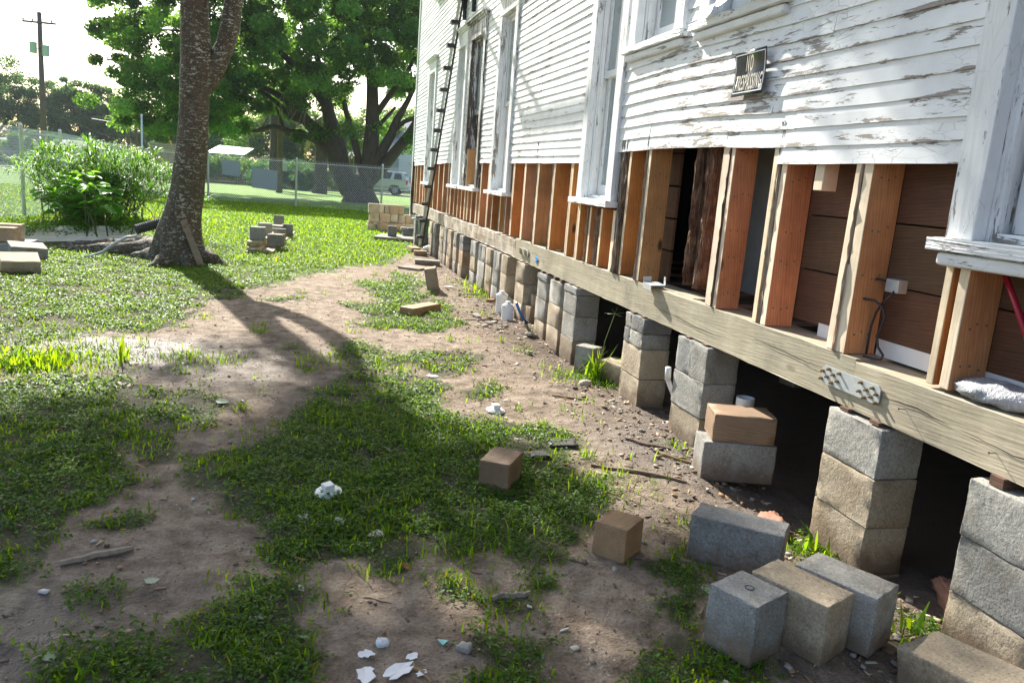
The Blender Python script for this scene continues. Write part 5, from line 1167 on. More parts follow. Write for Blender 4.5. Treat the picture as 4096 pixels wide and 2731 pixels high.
# taller grass clump between two piers
def clump(c,k,L,label,seed,name='grass_clump',sp=.05):
    r2=np.random.default_rng(seed); x=r2.normal(0,sp,k)+c[0]; y=r2.normal(0,sp,k)+c[1]; V,F,cl=blades('',x,y,L,.0065,None,lambda r,k:tint(r,k,.6,.9,1.4),.7,seed)
    V=V-np.array([c[0],c[1],0]); o=npmesh(name,V,F,M['grass'],None,cl); o.location=(c[0],c[1],0); tag(o,label,'grass clump'); return o
clump((2.03,5.12),46,.26,'tall bright grass clump between two piers and two loose blocks',1)
clump((1.99,2.50),16,.13,'small grass clump at the foot of the second pier',2)
clump((1.97,1.93),7,.16,'few long green blades beside the nearest pier',3)
clump((2.04,8.9),40,.16,'bright weeds sprouting at the foot of the middle piers',4,sp=.12)
clump((-1.55,5.2),260,.10,'bright tall grass tuft at the wet left edge',6,sp=.12)
clump((-1.08,5.35),14,.2,'slender upright grass shoot on the wet mud',7,sp=.02)
clump((.02,5.25),8,.13,'thin grass shoot alone on the bare strip',8,sp=.02)
mb=MB(); mb.tube([(0,0,0),(.02,-.01,.25),(.07,-.02,.45)],.002,5)
for a in range(6): mb.tube([(.07,-.02,.45),(.07+math.cos(a)*.07,-.02+math.sin(a)*.07,.46+.03*math.sin(a*2))],.0018,4)
M['seed']=simple('seed_stalk',(.25,.32,.10),.6); single('seed_stalk',mb,'seed','tall grass seed head rising against the dark gap','grass stalk',(2.03,5.1,0))
# ------------------------------------------------------------------ chain-link fence
def fence(pts,label,hz=1.52):
    t=empty('chain_link_fence',(pts[0][0],pts[0][1],0)); tag(t,label,'fence'); O=Vector((pts[0][0],pts[0][1],0))
    mb=MB()
    for i,(x,y) in enumerate(pts):
        z0=zz(x,y)-.1; m2=MB(); m2.lathe([(.032,0),(.032,hz+.13),(.036,hz+.131),(.036,hz+.15),(.02,hz+.175)],(0,0,0),12)
        o=m2.build('post',M['fence'],t,True); o.location=(x-O.x,y-O.y,z0)
    V=[];F=[]; 
    for (xa,ya),(xb,yb) in zip(pts[:-1],pts[1:]):
        A=Vector((xa,ya,0)); B=Vector((xb,yb,0)); L=(B-A).length; d=(B-A)/L; dz=(zz(xb,yb)-zz(xa,ya))/L; z0=zz(xa,ya)
        sp=.062; w_=.0018; Hh=hz-.02
        for s in (1,-1):
            q=-Hh
            while q<L+Hh:
                # strip from (q,0) to (q+s*H*.8, H), clipped
                a,b=q,q+s*Hh*.85; ta,tb=0.,1.
                if s>0:
                    if a<0: ta=(0-a)/(b-a)
                    if b>L: tb=(L-a)/(b-a)
                else:
                    if a>L: ta=(L-a)/(b-a)
                    if b<0: tb=(0-a)/(b-a)
                if ta<tb and ta>=0 and tb<=1:
                    u0=a+(b-a)*ta; u1=a+(b-a)*tb; h0,h1=Hh*ta+.03,Hh*tb+.03; k=len(V)
                    for u,h_ in ((u0,h0),(u1,h1)):
                        p=A+d*u+Vector((0,0,z0+dz*u+h_))-O; wd_=(d+Vector((-d.y,d.x,0))*1.3)*w_; V.append(p-wd_); V.append(p+wd_)
                    F.append((k,k+1,k+3,k+2))
                q+=sp*1.15
        # top line wire and twisted barbs
        for hh in (Hh-.05,):
            k=len(V); 
            for u in (0,L): p=A+d*u+Vector((0,0,z0+dz*u+hh))-O; V+= [p-Vector((0,0,.006)),p+Vector((0,0,.006))]
            F.append((k,k+1,k+3,k+2))
    m2=MB(); m2.add(V,F); m2.build('wire_mesh',M['fence'],t)
fence([(-4.36,12.3),(-4.58,15.3),(-4.80,18.4),(-5.07,21.98),(-5.38,26.1),(-5.5,28.9)],'chain-link fence running away behind the planting bed')
fence([(-5.5,28.9),(-3.04,28.3),(-.25,27.66),(2.48,26.94),(5.2,26.2)],'chain-link fence across the far lawn before the live oak')
for (x0,z0,x1,z1,l) in ((-2.60,.74,-2.03,1.24,'smaller grey blank board wired to the far fence'),(-1.66,.40,-.85,1.04,'larger grey blank board wired to the far fence')):
    y0=28.3-(x0+3.04)*.2294-.05; y1=28.3-(x1+3.04)*.2294-.05; mb=MB(); mb.hexa([(x0,y0,z0),(x1,y1,z0-.04),(x1,y1+.01,z0-.04),(x0,y0+.01,z0),(x0,y0,z1),(x1,y1,z1-.04),(x1,y1+.01,z1-.04),(x0,y0+.01,z1)])
    single('blank_board',mb,simple('grey_board',(.26,.31,.33),.6),l,'board')
bd=MB(); bd.box((-5.42,13.95,.45),(-5.38,14.6,1.12)); single('blank_board',bd,simple('grey_board2',(.24,.30,.32),.6),'grey board on the fence at the left edge of the view','board')
# ------------------------------------------------------------------ road and verge
mb=MB(); rd=[( -60,73),(-30,68.5),(-7.2,67.3),(8.3,61.8),(40,50)]; V=[]
def roadpts(off,zc): return [(x+off*.27,y+off,zz(x,y+off)+zc) for x,y in rd]
a=roadpts(-1.6,.004); b=roadpts(3.2,.004); mb.add(a+b,[(i,i+1,i+6,i+5) for i in range(4)]); tag(mb.build('road',M['asphalt']),'grey street beyond the fence',None,None,'structure')
# ------------------------------------------------------------------ live oak
def oak():
    t=empty('live_oak',(2.4,37.7,-.25)); tag(t,'spreading live oak with several dark limbs behind the far fence','tree'); O=Vector((2.4,37.7,-.25))
    mb=MB(); o_=lambda P:[tuple(Vector(p)-O) for p in P]
    lb=lambda i,an:1+.07*math.sin(an*3+i*.6)+.04*math.sin(an*5-i)
    mb.tube(o_([(2.45,37.7,-.5),(2.45,37.7,-.2),(2.4,37.7,.1),(2.25,37.75,.5),(2.0,37.8,.8)]),[.98,.86,.68,.58,.5],22,True,lb)
    mb.tube(o_([(2.1,37.75,.3),(1.75,37.9,.8),(1.55,38,1.3),(1.45,38,1.9),(1.3,38.05,2.6),(1.0,38.3,3.6),(.6,38.5,5.2)]),[.55,.48,.46,.46,.36,.28,.2],18,True,lb)
    mb.tube(o_([(2.55,37.7,.2),(2.8,37.6,.9),(2.86,37.56,2.0),(2.91,37.55,3.2),(2.85,37.6,4.9),(2.6,37.8,7),(2.3,38,9)]),[.42,.38,.35,.31,.25,.18,.1],18,True,lb)
    mb.build('trunk',M['oakbark'],t,True)
    L=[([(1.45,38,1.5),(.95,38.1,1.95),(.46,38.22,2.38),(-.22,38.4,2.65),(-.69,38.53,2.62),(-.95,38.6,2.75),(-1.36,38.7,2.85),(-2.1,38.9,2.6),(-2.7,39.07,2.55),(-3.7,39.3,2.62)],[.22,.19,.175,.16,.16,.15,.12,.1,.08,.05]),
       ([(-.9,38.6,2.75),(-1.15,38.6,3.3),(-1.3,38.6,3.7)],[.09,.06,.04]),
       ([(1.35,38,2.1),(.9,38.1,2.5),(.25,38.27,2.97),(-.24,38.41,3.5),(-.8,38.54,4.0),(-1.6,38.8,4.4),(-2.8,39,4.8)],[.34,.3,.26,.22,.18,.12,.07]),
       ([(.2,38.3,3.1),(-.6,38.5,3.3),(-1.3,38.7,3.9),(-2.2,38.9,4.5)],[.18,.14,.1,.06]),
       ([(2.6,37.7,.9),(2.3,37.7,1.9),(2.05,37.75,2.9),(1.75,37.9,3.7),(1.5,38,5)],[.17,.16,.14,.12,.08]),
       ([(2.9,37.55,1.1),(3.3,37.45,2.0),(3.75,37.3,2.9),(3.95,37.25,3.5),(4.4,37.1,4.4),(4.9,37,5.6)],[.26,.23,.2,.17,.12,.08]),
       ([(3.8,37.3,3.0),(4.3,37.2,3.5),(4.9,37.1,3.75),(5.6,37,4.1)],[.12,.10,.08,.05]),
       ([(2.7,37.7,.5),(3.2,37.5,1.1),(3.7,37.35,1.8),(4.5,37.1,2.9),(5.05,37,3.9),(5.9,36.8,5.2)],[.3,.28,.26,.22,.18,.12]),
       ([(4.4,37.1,2.7),(4.9,37,3.0),(5.4,37,3.05),(6.2,37,3.4)],[.12,.10,.08,.05]),
       ([(2.85,37.6,3.4),(3.5,37.5,4.4),(4.2,37.4,5.4),(5,37.3,7)],[.16,.13,.1,.05]),
       ([(2.88,37.55,2.6),(3.25,37.5,3.3),(3.9,37.4,4.1)],[.12,.1,.06]),
       ([(1.0,38.3,3.7),(0,38.3,5),(-1.5,38,6.3),(-3.5,37.8,7.3)],[.2,.16,.11,.05]),
       ([(.7,38.4,5),(.3,38.8,6.5),(-.8,39,8.4)],[.16,.11,.05]),([(2.6,37.8,6.5),(1.5,37.4,7.8),(.5,37,9)],[.12,.08,.04]),([(-1.5,38,6.2),(-4,37.6,6.4),(-6,37.2,6.2)],[.09,.06,.03])]
    for P,Rr in L: MB().tube(o_(P),Rr,10,True,lb).build('limb',M['oakbark'],t,True)
    r=np.random.default_rng(21); cc=[];cr_=[]
    lim=lambda x,y:2.15+.10*abs(x+.5)*(.5) + (.9 if -1.2<x<4.2 else 0)
    n0=0
    while len(cc)<980:
        p=np.array([r.uniform(-8.7,8.6),r.uniform(32.5,43.5),r.uniform(2.2,12.5)])
        q=(p-np.array([-.3,38,5.6]))/np.array([9.2,5.5,6.6]); s=(q**2).sum()
        if s>1 or s<.10 and r.random()<.6: continue
        x=p[0]
        if p[2]<3.3+ (1.0 if x>-.2 else 0)+(.5 if x>2 else 0) and (r.random()<.93 if x>-2.5 else r.random()<.35): continue
        if p[2]<5.2 and x<-6.6: 
            if r.random()<.45: continue
        cc.append(p); cr_.append(r.uniform(.32,.66))
    # low lobes hanging at the left edge of the crown
    for x,y,z,rr in ((-6.9,36,3.4,.8),(-6.4,36.5,2.8,.7),(-6.0,36,2.3,.6),(-5.7,36,2.0,.5),(-6.3,35.5,4.2,.8),(-5.3,36,3.2,.8),(-4.8,36,2.9,.6),(-6.8,36,4.6,.5),(-6.5,36,5.2,.6),(-7.0,36,6.2,.6),(-7.4,36,7.1,.6),(-7.9,36.2,8.0,.7),(-4.3,37,3.6,.8),(-7.0,35.8,2.5,.4),(-3.6,37.5,3.3,.7),(-2.9,38,3.5,.6),(-2.2,38,3.6,.6),(-4.0,36.5,2.6,.4),(-5.6,35.6,4.6,.8),(-4.6,36.5,4.4,.8),(-6.4,36,6,.8),(-5.4,36,5.6,.8)):
        cc.append(np.array([x,y,z])); cr_.append(rr)
    crown('crown',cc,cr_,270,.155,'oakleaf',t,5,tl=(.45,1.6),off=(2.4,37.7,-.25),squash=.7)
    # bare hanging twigs
    tw=MB(); r2=random.Random(5)
    for i in range(26):
        p=Vector((-.7+r2.uniform(-.5,.9),38.2,3.9+r2.uniform(-.3,.6))); q=p+Vector((r2.uniform(-.7,.3),-.2,r2.uniform(-1.0,-.3))); tw.tube(o_([p,(p+q)/2+Vector((r2.uniform(-.1,.1),0,.05)),q]),[.016,.01,.005],4)
    tw.build('bare_twigs',simple('bare_twig',(.30,.27,.22),.8),t)
oak()
# ------------------------------------------------------------------ poles and wires
def pole(x,y,z0,h,r_,label,lean=0,arm=None,name='utility_pole'):
    t=empty(name,(x,y,z0)); tag(t,label,'utility pole')
    MB().tube([(0,0,0),(lean*.5,0,h*.5),(lean,0,h)],[r_*1.2,r_,r_*.8],10).build('pole',M['pole'],t,True)
    if arm:
        mb=MB(); zc,w_,dy=arm; mb.hexa([(lean-w_,-.15-dy,zc-.06),(lean+w_,-.15+dy,zc-.06),(lean+w_,-.05+dy,zc-.06),(lean-w_,-.05-dy,zc-.06),(lean-w_,-.15-dy,zc+.06),(lean+w_,-.15+dy,zc+.06),(lean+w_,-.05+dy,zc+.06),(lean-w_,-.05-dy,zc+.06)]); mb.build('crossarm',M['pole'],t)
        for u in (-.95,-.4,.75):
            m2=MB(); m2.lathe([(.03,0),(.06,.05),(.07,.12),(.03,.17)],(0,0,0),8); o=m2.build('insulator',M['gcable'],t,True); o.location=(lean+u*w_,-.1+u*dy,zc+.06)
        MB().tube([(lean-.5*w_,-.12,zc-.05),(lean,-.1,zc-.5),(lean+.5*w_,-.12,zc-.05)],.02,4).build('arm_brace',M['steel'],t)
    return t
up1=pole(-17.05,61.6,-.7,10.35,.17,'tall brown utility pole with crossarm and two transformer cans',-.0,(9.7,1.02,-.12))
for (dx,z,l) in ((-.42,7.75,0),(.32,7.62,0)):
    m2=MB(); m2.lathe([(.20,0),(.22,.04),(.22,.62),(.24,.64),(.24,.68),(.1,.72)],(0,0,0),16); o=m2.build('transformer',simple('can_grey%d'%int(dx*10),(.42,.52,.56),.5),up1,True); o.location=(dx,-.05,z)
    MB().tube([(0,0,z+.3),(dx*.6,-.03,z+.3)],.03,4).build('bracket',M['steel'],up1)
for dx in (-.6,.45): MB().tube([(dx,-.1,8.8),(dx+.1,-.1,8.5),(dx,-.1,8.75)],.03,5).build('cutout_fuse',M['steel'],up1)
pole(-12.6,65.6,-.6,8.3,.12,'thin utility pole with a short crossarm beside the oak crown',0,(8.1,1.3,-.1))
pole(-11.95,65.0,-.6,7.6,.12,'second thin utility pole close to the oak crown')
pole(-1.30,45.9,-.36,9,.15,'wooden pole with a grey meter box between the two palms',0)
mb=MB(); mb.rbox((0,0,0),(.26,.14,.46),.02,3,.002); single('meter_box',mb,'gcable','pale grey meter box on the pole behind the fence','meter box',(-1.02,45.75,1.05))
t=empty('pipe_post',(-5.42,30.5,-.1)); tag(t,'slim white pipe post taller than the fence','post'); MB().tube([(0,0,0),(0,0,2.55)],.03,10).build('pipe',M['fence'],t,True); MB().lathe([(.04,0),(.04,.05),(.01,.08)],(0,0,2.55),10).build('cap',M['fence'],t)
def wire(p,q,sag_,r_,label,mat='cable'):
    P=[]; p=Vector(p); q=Vector(q)
    for i in range(13): f=i/12; v=p+(q-p)*f; v.z-=sag_*4*f*(1-f); P.append(tuple(v-p))
    o=MB().tube(P,r_,4).build('overhead_wire',M[mat]); o.location=p; tag(o,label,'wire','overhead wires')
wire((-17,61.6,3.7),(-12.6,65.6,3.05),.15,.03,'overhead cable between the two utility poles, dark thick part at its middle')
wire((-40,52,4.3),(-17,61.6,3.75),.3,.022,'upper overhead cable left of the tall pole'); wire((-40,52,3.4),(-17,61.6,3.4),.3,.022,'middle overhead cable left of the tall pole'); wire((-40,52,2.6),(-17,61.6,3.1),.2,.02,'lower overhead cable left of the tall pole')
wire((-17,61.6,4.3),(-9,72,3.5),.4,.018,'thin overhead cable descending right of the tall pole'); wire((-17,61.6,3.5),(-11.5,69,1.2),.1,.02,'cable dropping steeply right of the tall pole')
single('splice_case',MB().tube([(0,0,0),(1.3,1.2,-.1)],.10,8),'cable','black splice case hanging on the overhead cable','splice case',(-14.6,63.7,3.17))
for (a,b,l) in (((-8.35,56,2.3),(-7.75,55.7,0.2),'yellow guy wire guard before the wooden fence'),((6.9,56,1.9),(8.1,55.7,.3),'yellow guy wire guard across the parked car')):
    single('guy_guard',MB().tube([(0,0,0),tuple(Vector(b)-Vector(a))],.045,6),simple('yellow_guard',(.75,.42,.03),.5),l,'guy wire',a)
# ------------------------------------------------------------------ palms
def palm(c,h,r_,label,fr=26,L=2.4,seed=1,droop=1.0):
    t=empty('palm_tree',c); tag(t,label,'palm tree'); r2=random.Random(seed)
    MB().tube([(0,0,-.3),(0,0,.4),(.02,0,h*.5),(0,0,h)],[r_*1.35,r_*1.05,r_*.95,r_*1.15],14,True,lambda i,a:1+.08*math.sin(a*7+i*2)).build('trunk',M['oakbark'],t)
    V=[];F=[];Cc=[];o=0; st=MB()
    for i in range(fr):
        a=2*math.pi*i/fr*2.4; el=r2.uniform(-.5,1.1); P=[]
        for q in range(8):
            f=q/7; ex=math.cos(el)*L*f*(1-.25*f*droop); z=h+math.sin(el)*L*f*.7-droop*L*.95*f**2.2*.85; P.append(Vector((math.cos(a)*ex,math.sin(a)*ex,z)))
        st.tube(P,[.035,.03,.025,.02,.018,.014,.01,.006],4)
        s=Vector((-math.sin(a),math.cos(a),0)); v0=r2.uniform(.6,1.2)
        for q in range(1,30):
            f=q/30*7; k=min(6,int(f)); p=P[k]+(P[k+1]-P[k])*(f-k); d=(P[k+1]-P[k]).normalized()
            for sg_ in (-1,1):
                ll=.42*math.sin(math.pi*min(1,(q+3)/33))+.08; e=p+(s*sg_*.75+d*.55+Vector((0,0,-.45))).normalized()*ll; w_=d*.018
                V+=[p-w_,p+w_,e+w_*.3,e-w_*.3]; F.append((o,o+1,o+2,o+3)); c=v0*r2.uniform(.8,1.2); Cc+=[(c,c,c,1)]*4; o+=4
    st.build('stems',M['seed'],t); npmesh('fronds',np.array([tuple(v) for v in V]),np.array(F),M['palmleaf'],t,np.array(Cc))
palm((-1.75,52.5,-.46),6.4,.36,'thick-trunked palm left of the pole behind the fence',20,3.0,1,1.3)
palm((.95,51.8,-.45),4.6,.38,'second thick palm trunk between the pole and the live oak',16,2.4,2,1.3)
palm((2.9,53,-.46),2.6,.30,'low palm with yellow-green fronds seen between the oak trunks',30,2.0,3,1.1)
palm((9.4,50.5,-.42),4.4,.30,'palm with long hanging fronds beside the house corner',30,2.8,4,1.2)
palm((5.0,70,-.6),3.2,.25,'palm behind the right oak limbs',28,2.2,5,1.1)
# ------------------------------------------------------------------ background trees and shrubs
def far_tree(c,h,w_,label,seed,n_=90,leaf=.24,mat='farleaf',trunk=True,low=.18,name='tree',group=None,npl=210):
    t=empty(name,c); tag(t,label,'tree' if name=='tree' else 'shrub',group); r=np.random.default_rng(seed)
    if trunk:
        mb=MB(); mb.tube([(0,0,-.3),(.1,0,h*.2),(.0,0,h*.45)],[.35,.26,.2],8); 
        for k in range(5): a=k*1.3; mb.tube([(0,0,h*.2),(math.cos(a)*w_*.35,math.sin(a)*w_*.2,h*.42),(math.cos(a)*w_*.6,math.sin(a)*w_*.3,h*.6)],[.18,.12,.05],6)
        mb.build('trunk',M['oakbark'],t,True)
    cc=[]
    while len(cc)<n_:
        q=r.uniform(-1,1,3)
        if (q**2).sum()>1 : continue
        cc.append([q[0]*w_,q[1]*w_*.6,h*(low+(1-low)*(.5+.5*q[2]))])
    crown('crown',np.array(cc)+np.array(c),r.uniform(.14,.30,n_)*w_,npl,leaf,mat,t,seed,off=c,tl=(.65,1.25),squash=.7)
BT='trees lining the street far behind'
far_tree((-31,95,-.8),10.6,4.6,'tallest tree at the left edge beyond the street',31,group=BT)
far_tree((-26.2,95,-.8),8.4,3.8,'second tree from the left beyond the street',32,group=BT)
far_tree((-22.6,94,-.8),9.0,3.4,'rounded tree just right of the tall pole',33,group=BT)
far_tree((-19.4,93,-.8),8.2,3.2,'rounded tree left of the thin poles',34,group=BT)
far_tree((-36,97,-.8),9.5,4.5,'tree cut off by the left edge beyond the street',35,group=BT)
far_tree((-15.0,96,-.8),6.0,3.2,'low dark tree behind the thin poles',36,group=BT)
far_tree((-19.3,67.3,-.75),3.0,1.9,'bushy young tree behind the fence at the far left',37,50,.25,'oakleaf',False,.15)
far_tree((-10,90,-.8),6.5,5,'dark trees behind the white carport',38,80,.34,'farleaf',group=BT)
far_tree((-2,84,-.8),7.5,5.5,'bright tree behind the palms',39,110,.3,'oakleaf',group=BT)
far_tree((4.5,80,-.8),7.5,5,'bright tree behind the live oak trunks',40,110,.3,'oakleaf',group=BT)
far_tree((11,86,-.8),9,4.5,'tree behind the house corner',41,90,.3,'oakleaf',group=BT)
far_tree((-1.6,60.5,-.55),1.9,2.6,'dark clipped hedge behind the grey boards',42,60,.16,'farleaf',False,.05,'shrub')
far_tree((.3,57.5,-.5),1.6,1.3,'dark shrub between the two palms',43,40,.15,'farleaf',False,.05,'shrub')
far_tree((2.2,57,-.5),1.9,1.0,'sunlit yellow-green shrub right of the second palm',44,40,.14,'oakleaf',False,.05,'shrub')
far_tree((3.0,58.5,-.5),1.5,.9,'sunlit shrub seen between the oak trunks',45,36,.14,'oakleaf',False,.05,'shrub')
far_tree((-22.5,69,-.75),1.2,1.6,'low round shrub at the far left',46,30,.16,'oakleaf',False,.05,'shrub')
far_tree((-6.4,63,-.6),1.9,3.2,'yellow-flowering shrubs above the wooden fence',47,60,.16,'oakleaf',False,.3,'shrub')
single('bare_tree',MB().tube([(0,0,0),(-.1,0,1.2),(-.2,0,2.8)],[.28,.2,.18],8),'oakbark','bare dark trunk behind the fence at the far left','tree',(-18.7,66.5,-.75))
# ------------------------------------------------------------------ buildings behind
def boxb(name,c,d,rz,mat,parent): mb=MB(); mb.box((-d[0]/2,-d[1]/2,0),(d[0]/2,d[1]/2,d[2])); o=mb.build(name,mat,parent); o.location=c; o.rotation_euler=(0,0,R(rz)); return o
t=empty('shed',(-19.5,70.5,-.75),R(-15)); tag(t,'long blue-grey shed with a faded red upper wall behind the left fence','shed')
mb=MB(); mb.box((-5.5,0,0),(3.2,4,1.15)); mb.build('lower_wall',simple('blue_grey_wall',(.22,.27,.32),.7,0,.1,3),t)
mb=MB(); mb.box((-4,.05,1.15),(3.0,3.9,2.0)); mb.build('upper_wall',simple('faded_red_wall',(.42,.24,.22),.8,0,.15,3),t)
for k in range(6): mb=MB(); mb.box((-4.8+k*1.3,-.04,0),(-4.7+k*1.3,-.003,1.15)); mb.build('batten',M['cable'],t)
mb=MB(); mb.add([(-4.2,-.3,2.0),(3.2,-.3,2.0),(3.2,4.2,2.4),(-4.2,4.2,2.4),(-4.2,-.3,2.06),(3.2,-.3,2.06),(3.2,4.2,2.46),(-4.2,4.2,2.46)],[(0,3,2,1),(4,5,6,7),(0,1,5,4),(1,2,6,5),(2,3,7,6),(3,0,4,7)]); mb.build('roof',M['asphalt'],t)
def woodfence(p,q,h,label,step=.16,top=True):
    A=Vector(p); B=Vector(q); L=(B-A).length; d=(B-A)/L; ang=math.atan2(d.y,d.x); t=empty('wooden_fence',p,ang); tag(t,label,'fence'); r2=random.Random(3); k=int(L/step)
    mb=MB()
    for i in range(k): mb.box((i*step,r2.uniform(-.005,.005),0),(i*step+step-.02,.03,h+r2.uniform(-.02,.02)))
    mb.build('pickets',simple('fence_wood%d'%int(L*10),(.36,.25,.17),.8,0,.3,6),t)
    if top:
        for j in range(4): mb=MB(); mb.box((0,-.03,h+.04+j*.15),(L,.0,h+.16+j*.15)); mb.build('top_board',simple('fence_top%d%d'%(int(L*10),j),(.42,.33,.26),.8,0,.3,6),t)
woodfence((-9.35,54.6,-.5),(-6.4,53.6,-.5),1.75,'tan wooden fence with horizontal top boards left of the trunk',.17)
woodfence((-7.4,64.2,-.62),(-2.6,62.9,-.62),1.62,'brown wooden fence behind the white carport roof',.17,False)
woodfence((-1.2,62.5,-.6),(3.6,61.2,-.6),1.6,'brown picket fence behind the hedge',.17,False)
t=empty('carport',(-7.9,74.5,-.75),R(-15)); tag(t,'open carport with a bright white metal roof','carport')
mb=MB(); mb.add([(-.3,0,2.3),(3.0,0,2.35),(2.8,3,2.95),(-.3,3,3.0),(-.3,0,2.36),(3.0,0,2.41),(2.8,3,3.01),(-.3,3,3.06)],[(0,3,2,1),(4,5,6,7),(0,1,5,4),(1,2,6,5),(2,3,7,6),(3,0,4,7)]); mb.build('roof',simple('white_metal_roof',(.85,.86,.88),.35),t)
for x in (0,1.5,2.9): mb=MB(); mb.box((x-.04,.1,0),(x+.04,.18,2.24)); mb.build('post',M['whitec'],t)
def lapmat():
    m,nt,b=newmat('white_lap_siding'); n=N(nt); w=n.node('ShaderNodeTexWave'); w.bands_direction='Z'; w.wave_profile='SAW'; w.inputs['Scale'].default_value=2.2; n.link(n.coord(rnd=False),w.inputs['Vector'])
    n.link(n.ramp(w.outputs['Fac'],[(0,(.45,.47,.5)),(.15,(.72,.74,.76))]),b.inputs['Base Color']); n.bump(w.outputs['Fac'],.5,.03,b); return m
t=empty('white_house',(6.5,78,-.75),R(-15)); tag(t,'white lap-sided house behind the parked car and palms','house')
mb=MB(); mb.box((0,0,0),(9,8,4.6)); mb.build('wall',lapmat(),t); mb=MB(); mb.add([(-.4,-.4,4.6),(9.4,-.4,4.6),(9.4,8.4,4.6),(-.4,8.4,4.6),(-.4,4,7),(9.4,4,7)],[(0,1,5,4),(3,4,5,2),(0,4,3),(1,2,5),(0,3,2,1)]); mb.build('roof',simple('house_roof',(.3,.3,.33),.8),t)
mb=MB(); mb.box((1.2,-.05,1.6),(2.2,-.01,3.2)); w_=mb.build('window',M['glass'],t)
t=empty('grey_roofed_house',(2.2,74,-.75),R(-15)); tag(t,'small house with a grey hipped roof between the oak trunks','house')
mb=MB(); mb.box((0,0,0),(3.4,5,2.4)); mb.build('wall',simple('grey_house_wall',(.42,.45,.50),.7),t); mb=MB(); mb.add([(-.3,-.3,2.4),(3.7,-.3,2.4),(3.7,5.3,2.4),(-.3,5.3,2.4),(1.7,2.2,3.7),(1.7,3,3.7)],[(0,1,4),(1,2,5,4),(2,3,5),(3,0,4,5),(0,3,2,1)]); mb.build('roof',simple('grey_shingles',(.22,.22,.25),.8),t)
t=empty('iron_fence',(3.9,66.2,-.65),R(-15)); tag(t,'black iron picket fence behind the parked car','fence'); mb=MB()
for k in range(42): mb.box((k*.13,0,0),(k*.13+.02,.02,1.55))
mb.box((0,-.01,1.35),(5.5,.03,1.39)); mb.box((0,-.01,.2),(5.5,.03,.24)); mb.build('railings',M['black'],t)
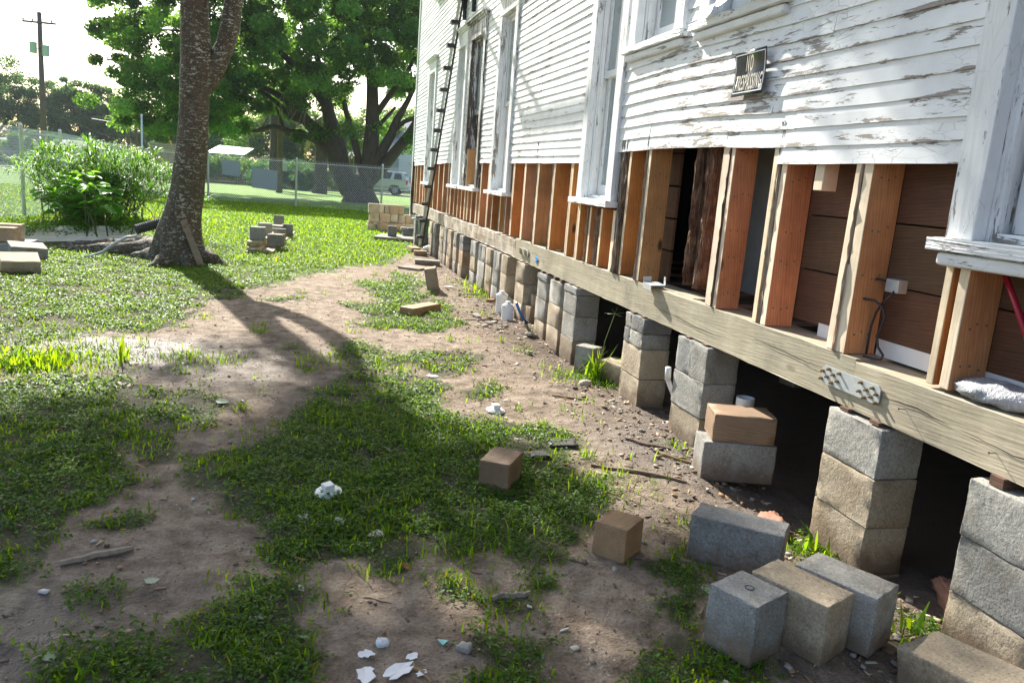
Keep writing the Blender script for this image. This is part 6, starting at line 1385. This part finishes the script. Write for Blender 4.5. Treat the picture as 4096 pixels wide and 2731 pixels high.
# ------------------------------------------------------------------ parked car (side on, nose to the left)
def car():
    t=empty('parked_car',(7.75,62.1,zz(7.7,62)+.01),math.atan2(1.13,-4.18)); tag(t,'silver sport utility vehicle parked side on behind the live oak','car')
    # x runs from the rear bumper (0) to the nose (4.7)
    body=[(0,.45),(0,.62),(-.03,.72),(.0,1.0),(.06,1.08),(.10,1.12),(3.55,1.12),(3.75,1.08),(4.45,1.0),(4.66,.9),(4.7,.7),(4.7,.45),(4.45,.32),(4.28,.32),(4.26,.48),(4.15,.66),(3.98,.77),(3.78,.8),(3.58,.77),(3.41,.66),(3.3,.48),(3.28,.3),(1.42,.3),(1.4,.48),(1.29,.66),(1.12,.77),(.92,.8),(.72,.77),(.55,.66),(.44,.48),(.42,.34),(.1,.36)]
    cab=[(.08,1.12),(.14,1.35),(.32,1.70),(.5,1.76),(2.3,1.79),(2.75,1.74),(3.1,1.48),(3.55,1.12)]
    pm,nt,b=newmat('silver_paint'); b.inputs['Base Color'].default_value=(.55,.58,.60,1); b.inputs['Metallic'].default_value=.5; b.inputs['Roughness'].default_value=.28; b.inputs['Coat Weight'].default_value=.6
    def ext(pr,w0,w1,name,mat,zin=None,bev=.05):
        n_=len(pr); V=[]; 
        cx=sum(p[0] for p in pr)/n_; cz=sum(p[1] for p in pr)/n_
        rings=((-w0,0),(-w0-0+.0,0))
        for (yo,s) in ((w0-bev,1.0),(w0,.985),(-w0,.985),(-w0+bev,1.0)):
            pass
        ys=[(w0,.97),(w0-bev,1.0),(-w0+bev,1.0),(-w0,.97)]
        for yo,s in ys:
            for (x,z) in pr:
                tw=1-(max(0,z-1.12)/.67)*w1
                V.append((cx+(x-cx)*s,yo*tw,cz+(z-cz)*s))
        F=[]
        for k in range(3):
            for i in range(n_): a=k*n_+i; b_=k*n_+(i+1)%n_; F.append((a,b_,b_+n_,a+n_))
        F.append(tuple(range(n_))[::-1]); F.append(tuple(3*n_+i for i in range(n_))); mb=MB(); mb.add(V,F); return mb.build(name,mat,t)
    bd_=ext(body,.92,0,'body',pm); cb=ext(cab,.90,.16,'cabin',pm)
    gm=M['glass'] ; dg=simple('car_glass',(.03,.035,.04),.08)
    for (pr) in ([(.42,1.18),(1.05,1.18),(.98,1.62),(.55,1.62),(.46,1.5)],[(1.3,1.18),(2.12,1.18),(2.12,1.66),(1.16,1.66)],[(2.2,1.18),(3.3,1.18),(3.0,1.46),(2.68,1.66),(2.2,1.67)]):
        for sd_ in (1,-1):
            mb=MB(); P=[]; 
            for o_ in (.006,-.02):
                for x,z in pr: tw=1-((z-1.12)/.67)*.16; P.append((x,sd_*(.90*tw+o_),z))
            n_=len(pr); mb.add(P,[tuple(range(n_)),tuple(range(2*n_-1,n_-1,-1))]+[(i,i+n_,(i+1)%n_+n_,(i+1)%n_) for i in range(n_)]); mb.build('side_window',dg,t)
    mb=MB(); mb.hexa([(.1,-.72,1.2),(.1,.72,1.2),(.13,.72,1.2),(.13,-.72,1.2),(.25,-.64,1.62),(.25,.64,1.62),(.3,.64,1.62),(.3,-.64,1.62)]); mb.build('rear_window',dg,t)
    for sd_ in (1,-1):
        mb=MB(); mb.rbox((.04,sd_*.84,1.0),(.12,.18,.34),.02,3,0); mb.build('tail_light',simple('red_lens%d'%sd_,(.55,.03,.03),.2),t)
        MB().tube([(.5,sd_*.62,1.84),(2.6,sd_*.62,1.85)],.018,6).build('roof_rail',M['black'],t)
        for x in (1.42,2.3): mb=MB(); mb.rbox((x+.1,sd_*.925,1.03),(.18,.03,.03),.01,2,0); mb.build('door_handle',pm,t)
        mb=MB(); mb.box((.1,sd_*.915-.012,.50),(4.5,sd_*.915+.012,.60)); mb.build('side_trim',simple('trim_grey%d'%sd_,(.33,.35,.37),.5),t)
    mb=MB(); mb.rbox((-.03,0,.55),(.16,1.8,.26),.04,4,0); mb.build('rear_bumper',simple('bumper',(.42,.44,.46),.4),t)
    mb=MB(); mb.box((.2,-.8,.25),(4.4,.8,.5)); mb.build('underbody',M['black'],t)
    for x in (.92,3.78):
        for sd_ in (1,-1):
            w=empty('wheel',(x,sd_*.80,.37),0,t); Mx=Matrix.Rotation(R(90),3,'X')
            MB().lathe([(.2,-.12),(.34,-.12),(.37,-.09),(.37,.09),(.34,.12),(.2,.12)],(0,0,0),28,Mx).build('tyre',simple('tyre',(.02,.02,.02),.8),w,True)
            mb=MB(); mb.lathe([(.22,-.10),(.22,.10)],(0,0,0),24,Mx)
            mb.build('rim_disc',M['black'],w)
            mb=MB(); mb.lathe([(.235,sd_*-.105),(.235,sd_*-.12),(.20,sd_*-.12)],(0,0,0),24,Mx)
            for k in range(6):
                a=k*math.pi/3; c_,s_=math.cos(a),math.sin(a); y0=sd_*.105; y1=sd_*.125
                mb.hexa([(c_*.04-s_*.03,y0,s_*.04+c_*.03),(c_*.04+s_*.03,y0,s_*.04-c_*.03),(c_*.22+s_*.045,y0,s_*.22-c_*.045),(c_*.22-s_*.045,y0,s_*.22+c_*.045),(c_*.04-s_*.03,y1,s_*.04+c_*.03),(c_*.04+s_*.03,y1,s_*.04-c_*.03),(c_*.22+s_*.045,y1,s_*.22-c_*.045),(c_*.22-s_*.045,y1,s_*.22+c_*.045)])
            mb.build('rim',M['steel'],w)
car()

# ------------------------------------------------------------------ air
HAZE=.0005
if HAZE:
    mb=MB(); mb.box((-120,-20,-2.2),(90,118,16)); hz_=mb.build('haze',None); m=bpy.data.materials.new('haze'); m.use_nodes=True; nt=m.node_tree; nt.nodes.remove(nt.nodes['Principled BSDF'])
    pv=nt.nodes.new('ShaderNodeVolumePrincipled'); pv.inputs['Color'].default_value=(.92,.96,1,1); pv.inputs['Density'].default_value=HAZE; pv.inputs['Anisotropy'].default_value=0
    nt.links.new(pv.outputs[0],nt.nodes['Material Output'].inputs['Volume']); hz_.data.materials.append(m); tag(hz_,'thin summer haze',None,None,'stuff')
